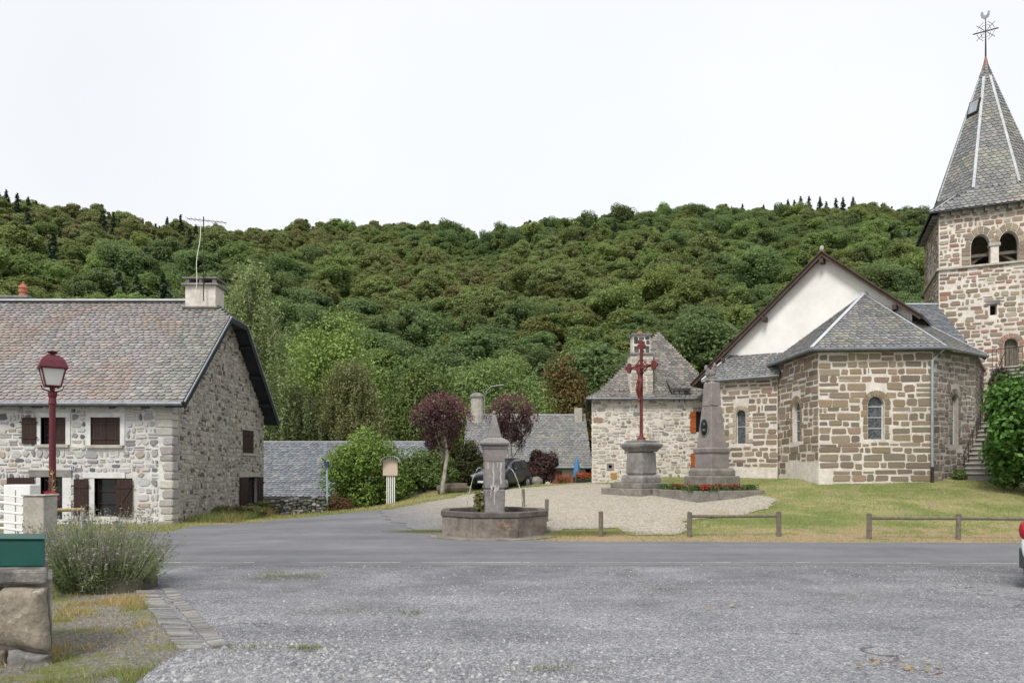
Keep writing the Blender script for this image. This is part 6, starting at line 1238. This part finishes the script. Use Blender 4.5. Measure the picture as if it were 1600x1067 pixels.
# ================================================================== vehicles
CARST = [(0.0, .34, .50, .48, .60, .60, .56, .66, .40), (.22, .24, .76, .48, .84, .72, .78, .80, .58), (.95, .20, .80, .55, .895, .88, .84, .98, .64), (1.3, .20, .82, .6, .90, .97, .85, 1.06, .70), (2.15, .20, .83, .62, .905, 1.0, .86, 1.53, .64), (3.0, .20, .83, .62, .905, 1.02, .865, 1.60, .64), (3.8, .21, .82, .62, .90, 1.05, .85, 1.55, .60), (4.2, .26, .78, .62, .87, 1.06, .82, 1.32, .60), (4.38, .34, .70, .62, .82, .98, .76, 1.08, .60)]
def car(name, label, cat, loc, rz, paint, bumper, stn, plate=True, rw=None):
    t = root(name, loc, label, cat); t.rotation_euler.z = rz; O = Vector((0, 0, 0)); OFF[t] = O; Lc = stn[-1][0]
    vs, fs = [], []
    for (x, zb, wb, zm_, wm_, zl, wl, zr, wr2) in stn:
        half = [(0, zb-.02), (wb, zb), (wm_, zm_), (wl, zl), (wr2, zr), (wr2*.55, zr+.035), (0, zr+.045)]
        for y, z in half: vs.append((x, y, z))
        for y, z in half[-2:0:-1]: vs.append((x, -y, z))
    k = 12; ns = len(stn)
    for i in range(ns-1):
        for j in range(k): fs.append((i*k+j, i*k+(j+1) % k, (i+1)*k+(j+1) % k, (i+1)*k+j))
    fs.append(tuple(range(k-1, -1, -1))); fs.append(tuple(range((ns-1)*k, ns*k)))
    MB().add(vs, fs).build('body', paint, t, smooth=True, sub=2)
    def sec(x):
        for a, b_ in zip(stn, stn[1:]):
            if a[0] <= x <= b_[0]: q = (x-a[0])/(b_[0]-a[0]); return [m_+(n_-m_)*q for m_, n_ in zip(a, b_)]
    def patch(xa, xb, fa, fb, name, mat, ins=.016, nx=6):
        for s in (-1, 1):
            vs = []
            for i in range(nx+1):
                x = xa+(xb-xa)*i/nx; q = sec(x)
                for fr_ in (fa, fb): vs.append((x, s*(q[6]+(q[8]-q[6])*fr_+ins*(1.2-fr_*.5)), q[5]+(q[7]-q[5])*fr_+.004))
            MB().add(vs, [(2*i, 2*i+2, 2*i+3, 2*i+1) if s < 0 else (2*i+1, 2*i+3, 2*i+2, 2*i) for i in range(nx)]).build(name, mat, t)
    patch(1.95, 2.78, .08, .80, 'side_window', mt['glass']); patch(2.86, 3.62, .08, .80, 'side_window', mt['glass']); patch(3.68, 3.98, .12, .72, 'side_window', mt['glass'])
    a, b_ = sec(1.42), sec(2.08); MB().add([(1.36, -a[8]*.92, a[7]+.05), (1.36, a[8]*.92, a[7]+.05), (2.06, b_[8]*.85, b_[7]+.035), (2.06, -b_[8]*.85, b_[7]+.035)], [(0,1,2,3)]).build('windscreen', mt['glass'], t)
    if rw: MB().add([(rw[0][0], -.58, rw[0][1]), (rw[0][0], .58, rw[0][1]), (rw[1][0], .5, rw[1][1]), (rw[1][0], -.5, rw[1][1])], [(3,2,1,0)]).build('rear_window', mt['glass'], t)
    else: a, b_ = sec(4.22), sec(3.86); MB().add([(4.28, -.52, a[7]-.02), (4.28, .52, a[7]-.02), (3.98, .5, b_[7]+.01), (3.98, -.5, b_[7]+.01)], [(3,2,1,0)]).build('rear_window', mt['glass'], t)
    for x in (.82, 3.5):
        for s in (-1, 1):
            y = s*.80; w = root_child(t, 'wheel'); MB().tube([(x, y-.11, .31), (x, y-.1, .31), (x, y+.1, .31), (x, y+.11, .31)], [.26, .31, .31, .26], 20).build('tyre', mt['rubber'], w, smooth=False)
            mb = MB(); mb.tube([(x, y+s*.10, .31), (x, y+s*.118, .31)], [.21, .2], 18); mb.build('rim', mt['alloy'], w); mb = MB()
            for q in range(5): mb.beam((x, y+s*.122, .31), (x+.19*math.cos(q*1.257), y+s*.122, .31+.19*math.sin(q*1.257)), .015, .05)
            mb.build('spokes', mt['zinc'], w); MB().tube([(x, s*.60, .33), (x, s*.897, .33)], .365, 20).build('wheel_arch', mt['rubber'], t)
    for s in (-1, 1):
        MB().ell((.2, s*.6, .68), (.2, .17, .09), 10, 6).build('headlight', mt['headlens'], t, smooth=True); MB().ell((4.25 if not rw else 4.3, s*(.72 if not rw else .76), .92), (.1, .11, .17), 10, 6).build('tail_light', mt['redlens'], t, smooth=True)
        MB().ell((1.75, s*1.0, 1.03), (.07, .1, .08), 10, 6).build('wing_mirror', paint, t, smooth=True)
    MB().box(-.02, .12, -.3, .3, .48, .62).build('grille', mt['rubber'], t, bevel=.02)
    if plate: MB().box(-.03, -.02, -.26, .26, .36, .46).build('number_plate', mt['white'], t)
    if bumper:
        mb = MB(); pr_ = [(4.12, -.9), (4.3, -.84), (4.43, -.6), (4.46, 0), (4.43, .6), (4.3, .84), (4.12, .9)]
        vs = [(x, y, z) for z in (.34, .36, .60, .63) for x, y in [(px_-(.02 if z in (.34, .63) else 0), py_) for px_, py_ in pr_]]; n = len(pr_); mb.add(vs, [(j*n+i, j*n+i+1, (j+1)*n+i+1, (j+1)*n+i) for j in range(3) for i in range(n-1)]+[tuple(range(3*n, 4*n))]); mb.build('rear_bumper', mt['greyplastic'], t)
    return t
def root_child(t, name):
    o = bpy.data.objects.new(name, None); put(o, t); OFF[o] = Vector((0, 0, 0)); return o
cxy = gat(748, 764); D_ = 34.; cp = Vector(((742-800)/F*D_, D_, zg((742-800)/F*D_, D_)))
car('parked_car', 'dark grey people carrier parked behind the fountain', 'car', (-1.45, 33.6, zg(-1.1, 34.5)), R_(65), mt['carpaint'], False, CARST)
VST = [(s_[0], s_[1], s_[2], s_[3], s_[4], s_[5], s_[6], s_[7]+(.12 if s_[0] > 1.5 else 0), s_[8]+(.06 if s_[0] > 1.5 else 0)) for s_ in CARST[:-2]]+[(4.1, .26, .80, .62, .88, 1.08, .86, 1.62, .66), (4.32, .30, .76, .62, .86, 1.04, .82, 1.14, .72), (4.39, .36, .72, .62, .83, .96, .78, 1.02, .66)]
car('white_car', 'white car with grey bumper cut off by the right edge of the picture', 'car', (8.27+4.4*math.cos(R_(42)), 9.75+4.4*math.sin(R_(42)), 0), R_(222), mt['whitepaint'], True, VST, rw=((4.345, 1.17), (4.165, 1.55)))
# log and boulder by the car
MB().tube([(-3.6, 33.2, zg(-3.6, 33.2)+.22), (-2.9, 33.1, zg(-2.9, 33.1)+.25), (-2.2, 33.2, zg(-2.2, 33.2)+.22)], [.22, .26, .24], 10).build('fallen_log', mt['bark'], label='grey log lying on the verge in front of the car', cat='log')
MB().ell((1.3, 37.3, zg(1.3, 37.3)+.12), (.42, .3, .3), 12, 8, .08).build('verge_boulder', mt['granite_step'], label='rounded mossy boulder between the car and the purple bush', cat='boulder')

# ================================================================== grass and gravel
def blades(name, n, sampler, h, w, pal, label=None):
    Pn = np.array(sampler(n)); n = len(Pn); d = rng.normal(size=(n, 2)); d /= np.linalg.norm(d, axis=1, keepdims=True); hh = rng.uniform(h[0], h[1], (n, 1)); s = np.concatenate([d*w, np.zeros((n, 1))], 1); lean = np.concatenate([rng.normal(size=(n, 2))*.45*hh, hh], 1)
    V = np.stack([Pn-s, Pn+s, Pn+lean], 1).reshape(-1, 3); Ft = np.arange(3*n).reshape(n, 3); pal = np.array(pal); k = np.array([nz2(p[0], p[1], .55, 1.) for p in Pn])+rng.normal(size=n)*.25; i = np.clip(((k+.6)/1.2*len(pal)).astype(int), 0, len(pal)-1)
    o = bpy.data.objects.new(name, mesh_np(name, V, Ft, mt['grass'], pal[i]*rng.uniform(.75, 1.25, (n, 1)))); put(o, label=label, cat='grass', kind='stuff')
def samp(rects, excl=True, dens=None):
    def f(n):
        out = []; A_ = [(x1-x0)*(y1-y0) for x0, x1, y0, y1 in rects]
        for (x0, x1, y0, y1), a in zip(rects, A_):
            m = int(n*a/sum(A_)); X, Y = rng.uniform(x0, x1, m), rng.uniform(y0, y1, m); ok = np.ones(m, dtype=bool)
            if excl:
                for k in POLY: ok &= ~inpoly_np(X, Y, POLY[k])
            out += [(x, y, zg(x, y)) for x, y in zip(X[ok], Y[ok]) if not dens or random.random() < dens(x, y)]
        return out
    return f
LAWN = [(.17,.255,.06), (.20,.28,.07), (.25,.295,.09), (.33,.335,.13), (.46,.40,.21)]
blades('gable_weeds', 5200, samp([(-11.4, -9.6, 23.6, 31.5)]), (.1, .42), .012, [(.16,.2,.06), (.2,.22,.08), (.3,.24,.11)], 'tall unmown weeds along the foot of the house gable')
blades('lawn_grass', 80000, samp([(3.0, 24, 17.1, 31)], True, lambda x, y: .35+.65*sst(17.6, 19.5, y+.8*nz2(x, y, .9, 2))), (.02, .075), .006, LAWN, 'short yellow-green lawn grass in front of the church')
blades('verge_grass', 42000, samp([(-13, 2, 17.5, 36)]), (.03, .13), .007, [(.16,.2,.06), (.24,.24,.09), (.38,.32,.15), (.48,.39,.21)], 'dry and green verge grass beside the road')
blades('foreground_grass', 230000, samp([(-8.5, -2.8, 5.6, 13)], True, lambda x, y: max(.05, sst(-.05, .3, nz2(x, y, 1.1, 3)+.5*nz2(x, y, 3.1, 8)))), (.02, .085), .0035, [(.17,.25,.07), (.2,.27,.085), (.25,.28,.11), (.45,.39,.21)], 'patchy grass round the pier and drain')
def tufts(n):
    out = []
    for (px, py, r, m) in ((435, 905, .35, 260), (470, 903, .3, 200), (430, 897, .2, 120), (895, 836, .8, 5000), (925, 834, .6, 4400), (665, 832, .45, 3000), (480, 1018, .12, 160), (640, 962, .12, 60), (1340, 937, .3, 50), (380, 1016, .2, 90), (540, 957, .4, 120), (1040, 925, .3, 60), (860, 1050, .25, 120)):
        x0, y0 = gat(px, py)
        for _ in range(m): x, y = x0+random.gauss(0, r), y0+random.gauss(0, r*.28); out.append((x, y, zg(x, y)+.03))
    return out
blades('tuft_grass', 0, tufts, (.015, .055), .005, [(.17,.21,.07), (.2,.22,.09), (.26,.25,.12)], 'green tufts in the gravel and round the fountain')
def along(key, n, w):
    bd = POLY[key]; out = []
    for _ in range(n):
        x, y = random.choice(bd); x += random.gauss(0, w); y += random.gauss(0, w)
        if y > 16.8 and not inpoly(x, y, POLY['road']): out.append((x, y, zg(x, y)+.01))
    return out
blades('edge_grass', 0, lambda n: along('plaza', 9000, .16)+along('road', 7000, .12), (.02, .07), .006, [(.22,.25,.09), (.32,.3,.13), (.42,.36,.19)], 'thin straggling grass along the edges of plaza and road')
# loose chippings: small irregular octahedra
n = 150000; px_ = rng.uniform(-5.5, 15, n); py_ = 5.0+rng.uniform(0, 1, n)**1.5*8.2; il = inpoly_np(px_, py_, POLY['lot']); px_, py_ = px_[il], py_[il]; keep = [random.random() < .42+.6*sst(-.1, .4, nz2(x, y, .33, 6)+.5*sst(9., 6.2, y)*(1-sst(-.5, 4, x))) for x, y in zip(px_, py_)]
px_, py_ = px_[keep], py_[keep]; n = len(px_); sz = rng.lognormal(-4.95, .40, n)*(1+.85*np.array([sst(9.3, 6.5, y)*(1-sst(-.5, 3.5, x))*sst(-.4, .2, nz2(x, y, .5, 6)) for x, y in zip(px_, py_)])); D8 = np.array([(1,0,0), (0,1,0), (-1,0,0), (0,-1,0), (0,0,.75)], dtype=float)
V = np.stack([px_, py_, np.full(n, .006)], 1)[:, None, :]+D8[None]*sz[:, None, None]*rng.uniform(.6, 1.35, (n, 5, 1)); ang = rng.uniform(0, 6.28, n); ca, sa_ = np.cos(ang)[:, None], np.sin(ang)[:, None]; dx = V[:, :, 0]-px_[:, None]; dy = V[:, :, 1]-py_[:, None]; V[:, :, 0] = px_[:, None]+dx*ca-dy*sa_; V[:, :, 1] = py_[:, None]+dx*sa_+dy*ca
F8 = np.array([(0,1,4), (1,2,4), (2,3,4), (3,0,4)]); Fa = (np.arange(n)[:, None, None]*5+F8[None]).reshape(-1, 3); cp_ = np.array([(.27,.273,.288), (.21,.215,.23), (.31,.312,.32), (.15,.153,.165), (.37,.37,.365), (.24,.24,.243)])
col = np.repeat(cp_[rng.integers(0, len(cp_), n)]*rng.uniform(.8, 1.2, (n, 1)), 4, axis=0); put(bpy.data.objects.new('loose_chippings', mesh_np('loose_chippings', V.reshape(-1, 3), Fa, mt['pebble'], col)), label='loose grey chippings strewn over the parking area', cat='gravel', kind='stuff')
Pn = np.array([(*gat(px+random.gauss(0, 22), py+random.gauss(0, 5)), .04) for px, py, m in ((1435, 1052, 16), (1395, 1040, 8), (1115, 950, 3), (1035, 930, 2), (1370, 1036, 4)) for _ in range(m)]); V, Fq, col = leaves(Pn, np.tile([0, 0, 1.], (len(Pn), 1))+rng.normal(size=(len(Pn), 3))*.3, .035, 1.1, [(.36,.25,.14), (.3,.2,.11), (.42,.34,.22)]); put(bpy.data.objects.new('dead_leaves', mesh_np('dead_leaves', V, Fq, mt['grass'], col)), label='few dry brown leaves on the gravel', cat='leaves', kind='stuff')
